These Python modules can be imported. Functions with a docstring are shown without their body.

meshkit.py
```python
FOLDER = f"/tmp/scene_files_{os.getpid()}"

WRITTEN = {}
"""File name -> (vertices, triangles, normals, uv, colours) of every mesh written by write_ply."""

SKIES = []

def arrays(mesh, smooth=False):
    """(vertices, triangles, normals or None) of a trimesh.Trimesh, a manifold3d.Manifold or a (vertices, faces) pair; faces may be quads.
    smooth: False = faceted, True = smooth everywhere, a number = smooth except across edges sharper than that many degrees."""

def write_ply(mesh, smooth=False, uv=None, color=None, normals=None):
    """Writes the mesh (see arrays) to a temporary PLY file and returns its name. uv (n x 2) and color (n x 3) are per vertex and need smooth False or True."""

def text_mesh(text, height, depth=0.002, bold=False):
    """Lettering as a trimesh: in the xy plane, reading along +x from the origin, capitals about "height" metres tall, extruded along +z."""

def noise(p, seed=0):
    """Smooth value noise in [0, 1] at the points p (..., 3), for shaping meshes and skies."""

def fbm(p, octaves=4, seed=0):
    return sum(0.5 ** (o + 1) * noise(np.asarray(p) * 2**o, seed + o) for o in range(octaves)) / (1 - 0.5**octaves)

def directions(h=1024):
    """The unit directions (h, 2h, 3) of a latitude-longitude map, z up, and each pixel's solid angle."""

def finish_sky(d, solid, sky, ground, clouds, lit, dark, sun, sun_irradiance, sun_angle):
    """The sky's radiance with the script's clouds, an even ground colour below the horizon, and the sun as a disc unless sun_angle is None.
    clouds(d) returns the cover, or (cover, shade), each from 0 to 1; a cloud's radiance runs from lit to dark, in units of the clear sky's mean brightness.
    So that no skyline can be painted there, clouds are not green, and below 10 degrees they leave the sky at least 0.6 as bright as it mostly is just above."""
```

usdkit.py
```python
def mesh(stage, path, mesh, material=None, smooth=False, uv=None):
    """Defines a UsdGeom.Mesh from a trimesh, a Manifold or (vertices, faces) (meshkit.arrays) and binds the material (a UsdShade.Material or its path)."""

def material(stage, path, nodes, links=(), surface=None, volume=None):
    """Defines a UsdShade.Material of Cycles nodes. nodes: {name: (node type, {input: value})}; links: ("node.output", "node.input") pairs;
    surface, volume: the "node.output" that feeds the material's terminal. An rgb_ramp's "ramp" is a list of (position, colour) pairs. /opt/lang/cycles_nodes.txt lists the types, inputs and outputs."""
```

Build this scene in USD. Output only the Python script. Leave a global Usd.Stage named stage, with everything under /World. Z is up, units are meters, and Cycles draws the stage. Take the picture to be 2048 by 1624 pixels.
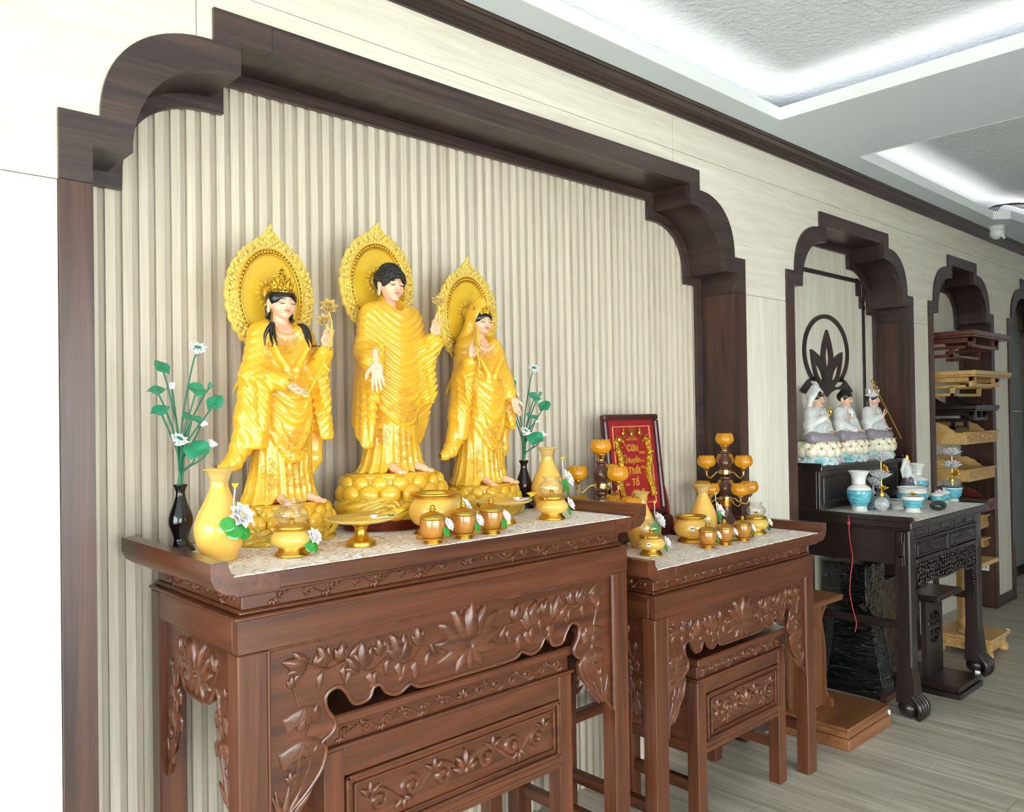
import math, random
import numpy as np
import trimesh
import manifold3d as m3
import shapely
from shapely.geometry import Polygon, LineString, Point, box as sbox
from shapely import affinity
from shapely.ops import unary_union
from scipy.ndimage import map_coordinates
import usdkit, meshkit
from pxr import Usd, UsdGeom, UsdLux, UsdShade, Gf, Sdf, Vt

random.seed(7)
RNG = np.random.default_rng(11)
stage = Usd.Stage.CreateInMemory()
UsdGeom.SetStageUpAxis(stage, 'Z')
UsdGeom.SetStageMetersPerUnit(stage, 1.0)
UsdGeom.Xform.Define(stage, '/World')
PI = math.pi

# ------------------------------------------------------------------ camera
FPX, YAW, PITCH, ROLL = 1631.69, .751043, .0110777, -.0150926
_f = np.array([math.sin(YAW) * math.cos(PITCH), math.cos(YAW) * math.cos(PITCH), math.sin(PITCH)])
_r = np.array([math.cos(YAW), -math.sin(YAW), 0]); _u = np.cross(_r, _f)
_R, _U = _r * math.cos(ROLL) + _u * math.sin(ROLL), -_r * math.sin(ROLL) + _u * math.cos(ROLL)
CAM = np.array([0, -2.4104, 1.7912])
cam = UsdGeom.Camera.Define(stage, '/World/camera')
cam.CreateHorizontalApertureAttr(36.0)
cam.CreateFocalLengthAttr(36.0 * FPX / 2048)
cam.CreateClippingRangeAttr(Gf.Vec2f(0.05, 200))
cam.AddTransformOp().Set(Gf.Matrix4d(*_R, 0, *_U, 0, *(-_f), 0, *CAM, 1))
cam.CreateExposureAttr(0.78)

# ------------------------------------------------------------------ daylight: overcast sky, seen through the shop front on the left
sky = UsdLux.DomeLight.Define(stage, '/World/sky')
sky.CreateColorAttr(Gf.Vec3f(.91, .965, 1.0))
sky.CreateIntensityAttr(2.25)
# cove strips are UsdLux lights built with the ceiling below
COVE = 6.0
# ------------------------------------------------------------------ prims
_used = {}
def _uniq(parent, name):
    k = parent + '/' + name
    n = _used[k] = _used.get(k, -1) + 1
    return k if n == 0 else '%s_%03d' % (k, n)

def _tag(p, label=None, cat=None, group=None, kind=None):
    for k, v in (('label', label), ('category', cat), ('group', group), ('kind', kind)):
        if v: p.SetCustomDataByKey(k, v)

def thing(name, label, cat, loc=(0, 0, 0), rz=0.0, group=None, kind=None, sc=1.0):
    path = _uniq('/World', name)
    x = UsdGeom.Xform.Define(stage, path)
    x.AddTranslateOp().Set(Gf.Vec3d(*map(float, loc))); x.AddRotateZOp().Set(float(rz)); x.AddScaleOp().Set(Gf.Vec3f(sc, sc, sc))
    _tag(x.GetPrim(), label, cat, group, kind)
    return path

def part(parent, name, mesh, mat, smooth=35, label=None, kind=None):
    if isinstance(mesh, list): mesh = cat(mesh)
    path = _uniq(parent, name)
    m = usdkit.mesh(stage, path, mesh, MAT[mat], smooth)
    _tag(m.GetPrim(), label, None, None, kind)
    return path

def solo(name, mesh, mat, label, category, group=None, kind=None, smooth=35):
    if isinstance(mesh, list): mesh = cat(mesh)
    path = _uniq('/World', name)
    m = usdkit.mesh(stage, path, mesh, MAT[mat], smooth)
    _tag(m.GetPrim(), label, category, group, kind)
    return path

def struct(name):
    path = '/World/' + name
    x = UsdGeom.Xform.Define(stage, path)
    x.GetPrim().SetCustomDataByKey('kind', 'structure')
    return path

def dup(src, label, loc, rz=0.0, group=None, sc=1.0):
    p = stage.GetPrimAtPath(src); was = p.GetCustomData()
    path = _uniq('/World', src.split('/')[-1].rsplit('_0', 1)[0])
    x = UsdGeom.Xform.Define(stage, path)
    x.GetPrim().GetReferences().AddInternalReference(src)
    ops = x.GetOrderedXformOps() or [x.AddTranslateOp(), x.AddRotateZOp(), x.AddScaleOp()]
    ops[0].Set(Gf.Vec3d(*map(float, loc))); ops[1].Set(float(rz)); ops[2].Set(Gf.Vec3f(sc, sc, sc))
    x.GetPrim().SetInstanceable(True)
    _tag(x.GetPrim(), label, was.get('category'), group or was.get('group'))
    return path

# ------------------------------------------------------------------ meshes
def tm(v, f): return trimesh.Trimesh(np.asarray(v, float), np.asarray(f, int), process=False)
def cat(ms): return trimesh.util.concatenate([m for m in ms if m is not None]) if len(ms) > 1 else ms[0]
def mv(m, x=0, y=0, z=0):
    m = m.copy(); m.apply_translation((x, y, z)); return m
def rot(m, deg, ax='z', at=(0, 0, 0)):
    m = m.copy(); m.apply_transform(trimesh.transformations.rotation_matrix(math.radians(deg), dict(x=[1, 0, 0], y=[0, 1, 0], z=[0, 0, 1])[ax], at)); return m
def scl(m, sx, sy=None, sz=None):
    m = m.copy(); sy = sx if sy is None else sy; sz = sx if sz is None else sz
    m.apply_transform(np.diag([sx, sy, sz, 1])); return m
def hull(pts): return trimesh.convex.convex_hull(np.asarray(pts, float))

_B = np.array([[i, j, k] for i in (0, 1) for j in (0, 1) for k in (0, 1)], float)
def bx(x0, x1, y0, y1, z0, z1, c=0.0):
    """box, edges chamfered by c"""
    lo, hi = np.minimum([x0, y0, z0], [x1, y1, z1]).astype(float), np.maximum([x0, y0, z0], [x1, y1, z1]).astype(float)
    if c <= 0:
        m = trimesh.creation.box(hi - lo); m.apply_translation((lo + hi) / 2); return m
    c = min(c, .45 * (hi - lo).min()); p = []
    for b in _B:
        q = lo + b * (hi - lo); s = 1 - 2 * b
        for k in range(3):
            d = s * c; d[k] = 0; p.append(q + d)
    return hull(p)

def prism(poly, y0, y1):
    """extrude a shapely polygon drawn in (x, z) from y0 to y1"""
    out = []
    for g in getattr(poly, 'geoms', [poly]):
        if g.is_empty or g.area < 1e-9: continue
        m = trimesh.creation.extrude_polygon(g, abs(y1 - y0), engine='earcut')
        v = m.vertices.copy(); lo = min(y0, y1)
        m.vertices = np.stack([v[:, 0], lo + abs(y1 - y0) - v[:, 2], v[:, 1]], 1)
        out.append(m)
    return cat(out)
def prism_x(poly, x0, x1):
    """polygon in (y, z) extruded along x"""
    m = prism(poly, x0, x1); v = m.vertices; m.vertices = np.stack([v[:, 1], v[:, 0], v[:, 2]], 1); m.invert(); return m
def prism_z(poly, z0, z1):
    out = []
    for g in getattr(poly, 'geoms', [poly]):
        m = trimesh.creation.extrude_polygon(g, z1 - z0, engine='earcut'); m.apply_translation((0, 0, z0)); out.append(m)
    return cat(out)

def lathe(prof, n=40, wob=None):
    """revolve (r, z) pairs round z. wob(theta, r, z) -> r scales the ring"""
    prof = np.asarray(prof, float); th = np.linspace(0, 2 * PI, n, endpoint=False)
    r, z = prof[:, 0], prof[:, 1]
    R, T = np.meshgrid(r, th, indexing='ij'); Z = np.repeat(z[:, None], n, 1)
    if wob is not None: R, Z = wob(T, R, Z)
    v = np.stack([R * np.cos(T), R * np.sin(T), Z], -1).reshape(-1, 3)
    k = len(prof); i, j = np.meshgrid(np.arange(k - 1), np.arange(n), indexing='ij'); j2 = (j + 1) % n
    a, b, c, d = i * n + j, i * n + j2, (i + 1) * n + j2, (i + 1) * n + j
    f = np.concatenate([np.stack([a, b, c], -1).reshape(-1, 3), np.stack([a, c, d], -1).reshape(-1, 3)])
    m = tm(v, f)
    return m
def smoothp(pts, n=8):
    """Catmull-Rom through the points"""
    p = np.asarray(pts, float); P = np.vstack([2 * p[0] - p[1], p, 2 * p[-1] - p[-2]]); out = []
    t = np.linspace(0, 1, n, endpoint=False)[:, None]
    for i in range(len(p) - 1):
        a, b, c, d = P[i:i + 4]
        out.append(.5 * (2 * b + (c - a) * t + (2 * a - 5 * b + 4 * c - d) * t ** 2 + (3 * b - a - 3 * c + d) * t ** 3))
    return np.vstack(out + [p[-1:]])

def tube(pts, r, n=8, cap=True, flat=1.0):
    """round tube along the points, r scalar or per point"""
    p = np.asarray(pts, float); k = len(p); r = np.broadcast_to(np.asarray(r, float), (k,))
    t = np.gradient(p, axis=0); t /= np.linalg.norm(t, axis=1, keepdims=True) + 1e-12
    up = np.array([0, 0, 1.0]) if abs(t[0][2]) < .9 else np.array([1.0, 0, 0])
    a = np.zeros_like(p); u = up - t[0] * (up @ t[0]); a[0] = u / np.linalg.norm(u)
    for i in range(1, k):
        u = a[i - 1] - t[i] * (a[i - 1] @ t[i]); a[i] = u / (np.linalg.norm(u) + 1e-12)
    b = np.cross(t, a); th = np.arange(n) * 2 * PI / n
    v = p[:, None] + r[:, None, None] * (np.cos(th)[None, :, None] * a[:, None] * flat + np.sin(th)[None, :, None] * b[:, None])
    v = v.reshape(-1, 3); i, j = np.meshgrid(np.arange(k - 1), np.arange(n), indexing='ij'); j2 = (j + 1) % n
    q = np.stack([i * n + j, i * n + j2, (i + 1) * n + j2, (i + 1) * n + j], -1).reshape(-1, 4)
    f = np.vstack([q[:, [0, 1, 2]], q[:, [0, 2, 3]]])
    if cap:
        v = np.vstack([v, p[:1] - t[:1] * r[0] * .5, p[-1:] + t[-1:] * r[-1] * .5]); e = k * n; J = np.arange(n); J2 = (J + 1) % n
        f = np.vstack([f, np.stack([np.full(n, e), J2, J], 1), np.stack([np.full(n, e + 1), (k - 1) * n + J, (k - 1) * n + J2], 1)])
    return tm(v, f)
def ring(cx, cy, cz, r, w, n=24, k=8, ax='z'):
    th = np.linspace(0, 2 * PI, n + 1); c, s = r * np.cos(th), r * np.sin(th); o = 0 * c
    p = dict(z=[c, s, o], y=[c, o, s], x=[o, c, s])[ax]
    return tube(np.stack(p, 1) + [cx, cy, cz], w, k, cap=False)
def ball(x, y, z, r, sub=1, s=(1, 1, 1)):
    m = trimesh.creation.icosphere(sub, r); m.apply_transform(np.diag([*s, 1])); m.apply_translation((x, y, z)); return m

def petal(L, W, cup=.25, curl=.15, nu=7, nv=6, tip=1.4, thick=0.0):
    """a petal growing along +x from the origin, hollow side up (+z)"""
    u = np.linspace(0, 1, nu); v = np.linspace(-1, 1, nv); U, V = np.meshgrid(u, v, indexing='ij')
    w = W * .5 * np.clip(np.sin(PI * np.clip(U * .93 + .07, 0, 1) ** (1 / tip)), .0, 1) ** .85
    X, Y = U * L, V * w
    Z = cup * W * (V ** 2) * np.sin(PI * np.clip(U, .05, 1)) + curl * L * U ** 2
    top = np.stack([X, Y, Z], -1).reshape(-1, 3)
    i, j = np.meshgrid(np.arange(nu - 1), np.arange(nv - 1), indexing='ij')
    q = np.stack([i * nv + j, (i + 1) * nv + j, (i + 1) * nv + j + 1, i * nv + j + 1], -1).reshape(-1, 4)
    f = np.vstack([q[:, [0, 1, 2]], q[:, [0, 2, 3]]])
    t = thick or .04 * W; n = len(top)
    v2 = np.vstack([top, top - [0, 0, t]]); f2 = np.vstack([f, f[:, ::-1] + n])
    idx = np.arange(nu * nv).reshape(nu, nv)
    loop = np.concatenate([idx[:, 0], idx[-1, 1:], idx[::-1, -1][1:], idx[0, ::-1][1:-1]])
    l2 = np.roll(loop, -1); side = np.vstack([np.stack([loop, loop + n, l2], 1), np.stack([l2, loop + n, l2 + n], 1)])
    return tm(v2, np.vstack([f2, side]))
def lotus(rows, z=0):
    """rows of (count, length, width, elevation deg, base radius, z, phase)"""
    out = []
    for (n, L, W, el, r0, dz, ph) in rows:
        p = petal(L, W, cup=.45, curl=.12)
        p = mv(rot(p, -el, 'y'), r0, 0, dz + z)
        for k in range(n): out.append(rot(p, 360 * k / n + ph))
    return cat(out)

def dome(outline, h, y=0.0, face=-1, inner=.45):
    """pillow relief of an (x, z) outline raised h towards -y"""
    o = np.asarray(outline, float); n = len(o); c = o.mean(0)
    rings = [(1.0, -.0015), (.93, .5 * h), (.72, .85 * h), (inner * .6, h)]
    v = np.vstack([np.c_[c + (o - c) * s, np.zeros(n)] for s, _ in rings] + [[*c, 0]])
    v = np.stack([v[:, 0], y + face * np.concatenate([np.full(n, q) for _, q in rings] + [[h * 1.02]]), v[:, 1]], 1)
    f = []; J = np.arange(n); J2 = (J + 1) % n
    for k in range(len(rings) - 1):
        a, b = k * n, (k + 1) * n
        f += [np.stack([a + J, a + J2, b + J2], 1), np.stack([a + J, b + J2, b + J], 1)]
    f.append(np.stack([(len(rings) - 1) * n + J, (len(rings) - 1) * n + J2, np.full(n, len(rings) * n)], 1))
    f = np.vstack(f); m = tm(v, f)
    # make it face towards -y
    if (m.face_normals[-1][1] > 0) == (face < 0): m.invert()
    return m
def leaf2(cx, cz, ang, L, W, h, tip=1.3, n=7):
    """outline petal in the (x, z) plane rooted at (cx, cz), pointing along ang degrees, as relief"""
    u = np.linspace(0, 1, n); w = W * .5 * np.sin(PI * np.clip(u * .95 + .04, 0, 1) ** (1 / tip)) ** .9
    p = np.concatenate([np.stack([u * L, w], 1), np.stack([u * L, -w], 1)[::-1][1:-1]])
    a = math.radians(ang); R = np.array([[math.cos(a), math.sin(a)], [-math.sin(a), math.cos(a)]])
    return dome(p @ R + [cx, cz], h)
def vine(pts, r, y=0.0, n=6, sm=6):
    p = smoothp(np.asarray(pts, float), sm); return tube(np.stack([p[:, 0], np.full(len(p), y), p[:, 1]], 1), r, n)

# ------------------------------------------------------------------ implicit surfaces
def smin(a, b, k):
    h = np.clip(.5 + .5 * (b - a) / k, 0, 1); return b + (a - b) * h - k * h * (1 - h)
def smax(a, b, k): return -smin(-a, -b, k)
def s_cap(P, a, b, ra, rb):
    a, b = np.asarray(a, float), np.asarray(b, float); ab = b - a; t = np.clip((P - a) @ ab / (ab @ ab + 1e-12), 0, 1)
    return np.linalg.norm(P - a - t[:, None] * ab, axis=1) - (ra + (rb - ra) * t)
def s_chain(P, pts, rs, k=.006):
    d = None
    for i in range(len(pts) - 1):
        e = s_cap(P, pts[i], pts[i + 1], rs[i], rs[i + 1]); d = e if d is None else smin(d, e, k)
    return d
def s_ell(P, c, r):
    r = np.asarray(r, float); q = (P - c) / r; k0 = np.linalg.norm(q, axis=1); k1 = np.linalg.norm(q / r, axis=1)
    return k0 * (k0 - 1) / np.maximum(k1, 1e-9)
def s_box(P, c, b, r):
    q = np.abs(P - c) - (np.asarray(b) - r); return np.linalg.norm(np.maximum(q, 0), axis=1) + np.minimum(q.max(1), 0) - r
def s_loft(P, zs, cx, cy, a, b, p=2.0):
    """stack of (super)ellipses; rounded by end caps"""
    z = P[:, 2]; f = lambda t: np.interp(z, zs, t)
    A, B = f(a), f(b); q = (np.abs((P[:, 0] - f(cx)) / A) ** p + np.abs((P[:, 1] - f(cy)) / B) ** p) ** (1 / p)
    d = (q - 1) * np.minimum(A, B) * .9
    return np.maximum(d, np.maximum(z - zs[-1], zs[0] - z))

def surf_nets(D, lo, h):
    s = D < 0; nx, ny, nz = D.shape
    cnt = np.zeros((nx - 1, ny - 1, nz - 1), np.int8)
    for i, j, k in np.ndindex(2, 2, 2): cnt += s[i:nx - 1 + i, j:ny - 1 + j, k:nz - 1 + k]
    cells = np.argwhere((cnt > 0) & (cnt < 8))
    idx = -np.ones(cnt.shape, np.int64); idx[tuple(cells.T)] = np.arange(len(cells))
    acc = np.zeros((len(cells), 3)); w = np.zeros(len(cells))
    C = {o: D[tuple((cells + o).T)] for o in np.ndindex(2, 2, 2)}
    for ax in range(3):
        for o in np.ndindex(2, 2):
            p = list(o); p.insert(ax, 0); q = list(o); q.insert(ax, 1)
            a, b = C[tuple(p)], C[tuple(q)]; m = (a < 0) != (b < 0); t = np.where(m, a / np.where(a == b, 1, a - b), 0)
            pos = np.array(p, float)[None] + t[:, None] * np.eye(3)[ax]; acc[m] += pos[m]; w[m] += 1
    v = (cells + acc / w[:, None]) * h + lo; faces = []
    for ax in range(3):
        a = s.take(range(0, s.shape[ax] - 1), ax); b = s.take(range(1, s.shape[ax]), ax)
        e = np.argwhere(a != b); flip = a[tuple(e.T)]
        o1, o2 = [i for i in range(3) if i != ax]
        ok = (e[:, o1] > 0) & (e[:, o2] > 0) & (e[:, o1] < D.shape[o1] - 1) & (e[:, o2] < D.shape[o2] - 1); e, flip = e[ok], flip[ok]
        def c(d1, d2):
            t = e.copy(); t[:, o1] -= d1; t[:, o2] -= d2; return idx[tuple(t.T)]
        q = np.stack([c(1, 1), c(0, 1), c(0, 0), c(1, 0)], 1)
        if ax == 1: q = q[:, ::-1]
        q[~flip] = q[~flip][:, ::-1]; faces.append(q)
    q = np.vstack(faces); q = q[(q >= 0).all(1)]
    return tm(v, np.vstack([q[:, [0, 1, 2]], q[:, [0, 2, 3]]]))

def sdf_mesh(fn, lo, hi, h, B=6, slack=1.5):
    lo, hi = np.asarray(lo, float), np.asarray(hi, float)
    nb = np.ceil((hi - lo) / (h * B)).astype(int); n = nb * B + 1
    g = [lo[i] + (np.arange(nb[i]) + .5) * B * h for i in range(3)]
    cc = np.stack(np.meshgrid(*g, indexing='ij'), -1).reshape(-1, 3); dc = fn(cc)
    near = np.abs(dc) < B * h * .87 * slack
    D = np.repeat(np.repeat(np.repeat(np.where(dc < 0, -1.0, 1.0).reshape(nb), B, 0), B, 1), B, 2)
    D = np.pad(D, ((0, 1),) * 3, mode='edge')
    bi = np.argwhere(near.reshape(nb)); off = np.stack(np.meshgrid(*[np.arange(B + 1)] * 3, indexing='ij'), -1).reshape(-1, 3)
    ii = (bi[:, None] * B + off[None]).reshape(-1, 3); d = fn(lo + ii * h)
    D[tuple(ii.T)] = d
    return surf_nets(D, lo, h)
# ------------------------------------------------------------------ materials
MAT = {}
def S(*c):
    """sRGB 0-255 -> linear"""
    return tuple(((x / 255) / 12.92 if x / 255 < .04045 else ((x / 255 + .055) / 1.055) ** 2.4) for x in c)
def mat(name, nodes, links, surface='p.BSDF'):
    MAT[name] = usdkit.material(stage, '/World/Looks/' + name, nodes, links, surface=surface)
def plain(name, col, rough=.5, metal=0.0, coat=0.0, **kw):
    d = {'base_color': col, 'roughness': rough, 'metallic': metal, 'coat_weight': coat}; d.update(kw)
    mat(name, {'p': ('principled_bsdf', d)}, [])
def wood(name, dark, light, axis='z', along=1.3, across=26, rough=.4, coat=0.0, var=.10, pores=.25, bump=.0004, contrast=(.3, .72), tc='object', spec=.5, dist=.9):
    sc = [across] * 3; sc['xyz'.index(axis)] = along
    fine = [across * 9] * 3; fine['xyz'.index(axis)] = along * 4
    lo = tuple(c * (1 - pores) for c in (1, 1, 1))
    nodes = {'t': ('texture_coordinate', {}), 'oi': ('object_info', {}),
             'off': ('vector_math', {'math_type': 'multiply_add', 'vector2': (3.1, 5.7, 2.3)}),
             'm': ('mapping', {'scale': tuple(sc)}), 'm2': ('mapping', {'scale': tuple(fine)}),
             'n': ('noise_texture', {'scale': 1.0, 'detail': 5.0, 'roughness': .6, 'distortion': dist}),
             'n2': ('noise_texture', {'scale': 1.0, 'detail': 2.0, 'roughness': .5}),
             'r': ('rgb_ramp', {'ramp': [(contrast[0], dark), (.5, tuple((a + b) / 2 for a, b in zip(dark, light))), (contrast[1], light)]}),
             'r2': ('rgb_ramp', {'ramp': [(.34, lo), (.56, (1, 1, 1))]}),
             'x': ('mix_color', {'blend_type': 'multiply', 'fac': 1.0}),
             'v': ('map_range', {'from_min': 0.0, 'from_max': 1.0, 'to_min': 1 - var, 'to_max': 1 + var}),
             'h': ('hsv', {}), 'b': ('bump', {'strength': .5, 'distance': bump}),
             'p': ('principled_bsdf', {'roughness': rough, 'coat_weight': coat, 'coat_roughness': .15, 'specular_ior_level': spec})}
    links = [('t.' + tc, 'off.vector1'), ('oi.random', 'off.vector3'), ('t.' + tc, 'm.vector'), ('t.' + tc, 'm2.vector'), ('m.vector', 'n.vector'), ('m2.vector', 'n2.vector'),
             ('n.fac', 'r.fac'), ('n2.fac', 'r2.fac'), ('r.color', 'x.a'), ('r2.color', 'x.b'), ('oi.random', 'v.value'), ('v.result', 'h.value'),
             ('x.result', 'h.color'), ('h.color', 'p.base_color'), ('n2.fac', 'b.height'), ('b.normal', 'p.normal')]
    del nodes['off']; links = links[2:]
    if not bump: del nodes['b']; links = links[:-2]
    mat(name, nodes, links)

# room
ASH_D, ASH_L = S(220, 211, 193), S(239, 232, 217)
wood('ash_vertical', ASH_D, ASH_L, 'z', 1.2, 22, .55, var=.02, pores=.10, bump=0.0)
wood('ash_horizontal', ASH_D, ASH_L, 'x', 1.2, 22, .55, var=.02, pores=.10, bump=0.0)
wood('slat_wood', S(208, 194, 174), S(229, 217, 199), 'z', 1.5, 70, .55, var=.06, pores=.10, bump=0.0, dist=.2)
wood('slat_back', S(176, 162, 146), S(200, 188, 172), 'z', 1.5, 70, .6, var=.03, pores=.10, bump=0.0, dist=.2)
wood('walnut_vertical', S(38, 27, 26), S(94, 60, 48), 'z', .7, 13, .33, var=.03, pores=.25, contrast=(.32, .78))
wood('walnut_horizontal', S(42, 31, 32), S(86, 66, 60), 'x', .8, 18, .33, var=.03, pores=.25)
wood('walnut_deep', S(34, 25, 26), S(70, 50, 44), 'y', .8, 18, .30, var=.03, pores=.2)
plain('joint_dark', S(120, 105, 88), .8)
plain('paint_white', S(236, 238, 240), .6)
plain('paint_grey', S(226, 234, 245), .55)
plain('back_dark', S(60, 52, 48), .8)
mat('stucco', {'t': ('texture_coordinate', {}), 'n': ('noise_texture', {'scale': 34.0, 'detail': 3.0, 'roughness': .55}), 'b': ('bump', {'strength': 1.0, 'distance': .012}),
               'p': ('principled_bsdf', {'base_color': S(230, 236, 244), 'roughness': .8})}, [('t.object', 'n.vector'), ('n.fac', 'b.height'), ('b.normal', 'p.normal')])
wood('floor_plank', S(154, 145, 126), S(214, 207, 190), 'y', .9, 20, .38, var=.07, pores=.16, bump=.0006)
plain('grout', S(205, 203, 194), .8)
mat('wall_grey', {'t': ('texture_coordinate', {}), 'n': ('noise_texture', {'scale': 3.0, 'detail': 4.0}), 'r': ('rgb_ramp', {'ramp': [(.3, S(150, 156, 154)), (.7, S(166, 172, 170))]}),
                  'p': ('principled_bsdf', {'roughness': .4})}, [('t.object', 'n.vector'), ('n.fac', 'r.fac'), ('r.color', 'p.base_color')])
mat('window_glass', {'f': ('fresnel', {'IOR': 1.45}), 'a': ('transparent_bsdf', {'color': (.96, .98, .97)}), 'g': ('glossy_bsdf', {'roughness': .01, 'color': (1, 1, 1)}), 'm': ('mix_closure', {})},
    [('f.fac', 'm.fac'), ('a.BSDF', 'm.closure1'), ('g.BSDF', 'm.closure2')], surface='m.closure')
plain('alu', S(70, 72, 76), .35, 1.0)
# furniture
wood('altar_x', S(66, 33, 20), S(112, 62, 38), 'x', 1.0, 24, .30, coat=.25, var=.04, pores=.2)
wood('altar_z', S(66, 33, 20), S(114, 63, 39), 'z', 1.0, 24, .30, coat=.25, var=.04, pores=.2)
wood('altar_y', S(66, 33, 20), S(112, 62, 38), 'y', 1.0, 24, .30, coat=.25, var=.04, pores=.2)
wood('carved', S(72, 38, 24), S(116, 67, 43), 'x', 1.5, 30, .28, coat=.3, var=.03, pores=.12)
wood('honey', S(108, 64, 38), S(158, 104, 66), 'x', 1.0, 16, .32, coat=.2, var=.04, pores=.15)
wood('honey_z', S(100, 58, 34), S(148, 96, 60), 'z', 1.0, 16, .32, coat=.2, var=.04, pores=.15)
wood('pine', S(196, 152, 88), S(226, 184, 116), 'x', 1.0, 14, .4, coat=.15, var=.04, pores=.1)
wood('ebony', S(26, 19, 19), S(48, 34, 32), 'z', 1.0, 22, .3, coat=.2, var=.05, pores=.2)
wood('ebony_x', S(26, 19, 19), S(48, 34, 32), 'x', 1.0, 22, .3, coat=.2, var=.05, pores=.2)
wood('rosewood', S(92, 30, 20), S(134, 56, 36), 'x', 1.0, 18, .3, coat=.3, var=.04, pores=.15)
wood('cocoa', S(84, 44, 36), S(122, 72, 58), 'x', 1.0, 18, .3, coat=.3, var=.04, pores=.15)
plain('lacquer_maroon', S(66, 22, 18), .3, coat=.4)
# cloth runner with a woven scroll pattern
mat('cloth', {'t': ('texture_coordinate', {}), 'm': ('mapping', {'scale': (13, 13, 13)}), 'n': ('noise_texture', {'scale': 1.0, 'detail': 0.6, 'distortion': 1.5}),
              'r': ('rgb_ramp', {'ramp': [(.30, S(244, 238, 230)), (.35, S(190, 150, 118)), (.39, S(244, 238, 230)), (.44, S(214, 184, 156)), (.47, S(248, 244, 240)), (.53, S(246, 240, 234)), (.56, S(178, 136, 104)), (.60, S(226, 204, 182)), (.65, S(246, 240, 232)), (.69, S(192, 152, 120)), (.73, S(246, 240, 232))]}),
              'p': ('principled_bsdf', {'roughness': .7, 'sheen_weight': .2})},
    [('t.object', 'm.vector'), ('m.vector', 'n.vector'), ('n.fac', 'r.fac'), ('r.color', 'p.base_color')])
# resin, glass, metal, ceramics
def resin(name, col, rad, rough=.16, w=.55, scale=.012, coat=.5, **kw):
    d = {'base_color': col, 'roughness': rough, 'subsurface_weight': w, 'subsurface_radius': rad, 'subsurface_scale': scale, 'coat_weight': coat, 'coat_roughness': .06}; d.update(kw)
    mat(name, {'p': ('principled_bsdf', d)}, [])
resin('jade', S(226, 172, 46), (1, .72, .30), rough=.21, w=.45, scale=.006, coat=.32)
resin('jade_pale', S(236, 190, 84), (1, .75, .35), w=.5, scale=.005)
resin('amber_pot', S(230, 178, 84), (1, .6, .2), rough=.12, w=.5, scale=.015, coat=.6)
resin('amber_cup', S(176, 116, 46), (1, .6, .2), rough=.10, w=.5, scale=.015, coat=.7)
resin('skin', S(238, 182, 152), (1, .35, .2), rough=.35, w=.35, scale=.006, coat=.1)
resin('skin_pale', S(236, 186, 160), (1, .35, .2), rough=.3, w=.3, scale=.006, coat=.2)
resin('porcelain', S(226, 224, 220), (.9, .8, .7), rough=.15, w=.25, scale=.006, coat=.6)
resin('amber_glass', S(226, 126, 16), (1, .5, .05), rough=.34, w=.6, scale=.02, coat=.2)
plain('hair_black', S(16, 15, 16), .3, coat=.2)
plain('brow', S(60, 42, 36), .5)
plain('lip', S(214, 110, 100), .35)
plain('gold', S(236, 192, 84), .26, 1.0)
plain('gold_thread', S(226, 172, 58), .35, .45)
plain('gold_satin', S(214, 172, 74), .32, 1.0)
plain('gold_dark', S(150, 112, 34), .35, 1.0)
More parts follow.
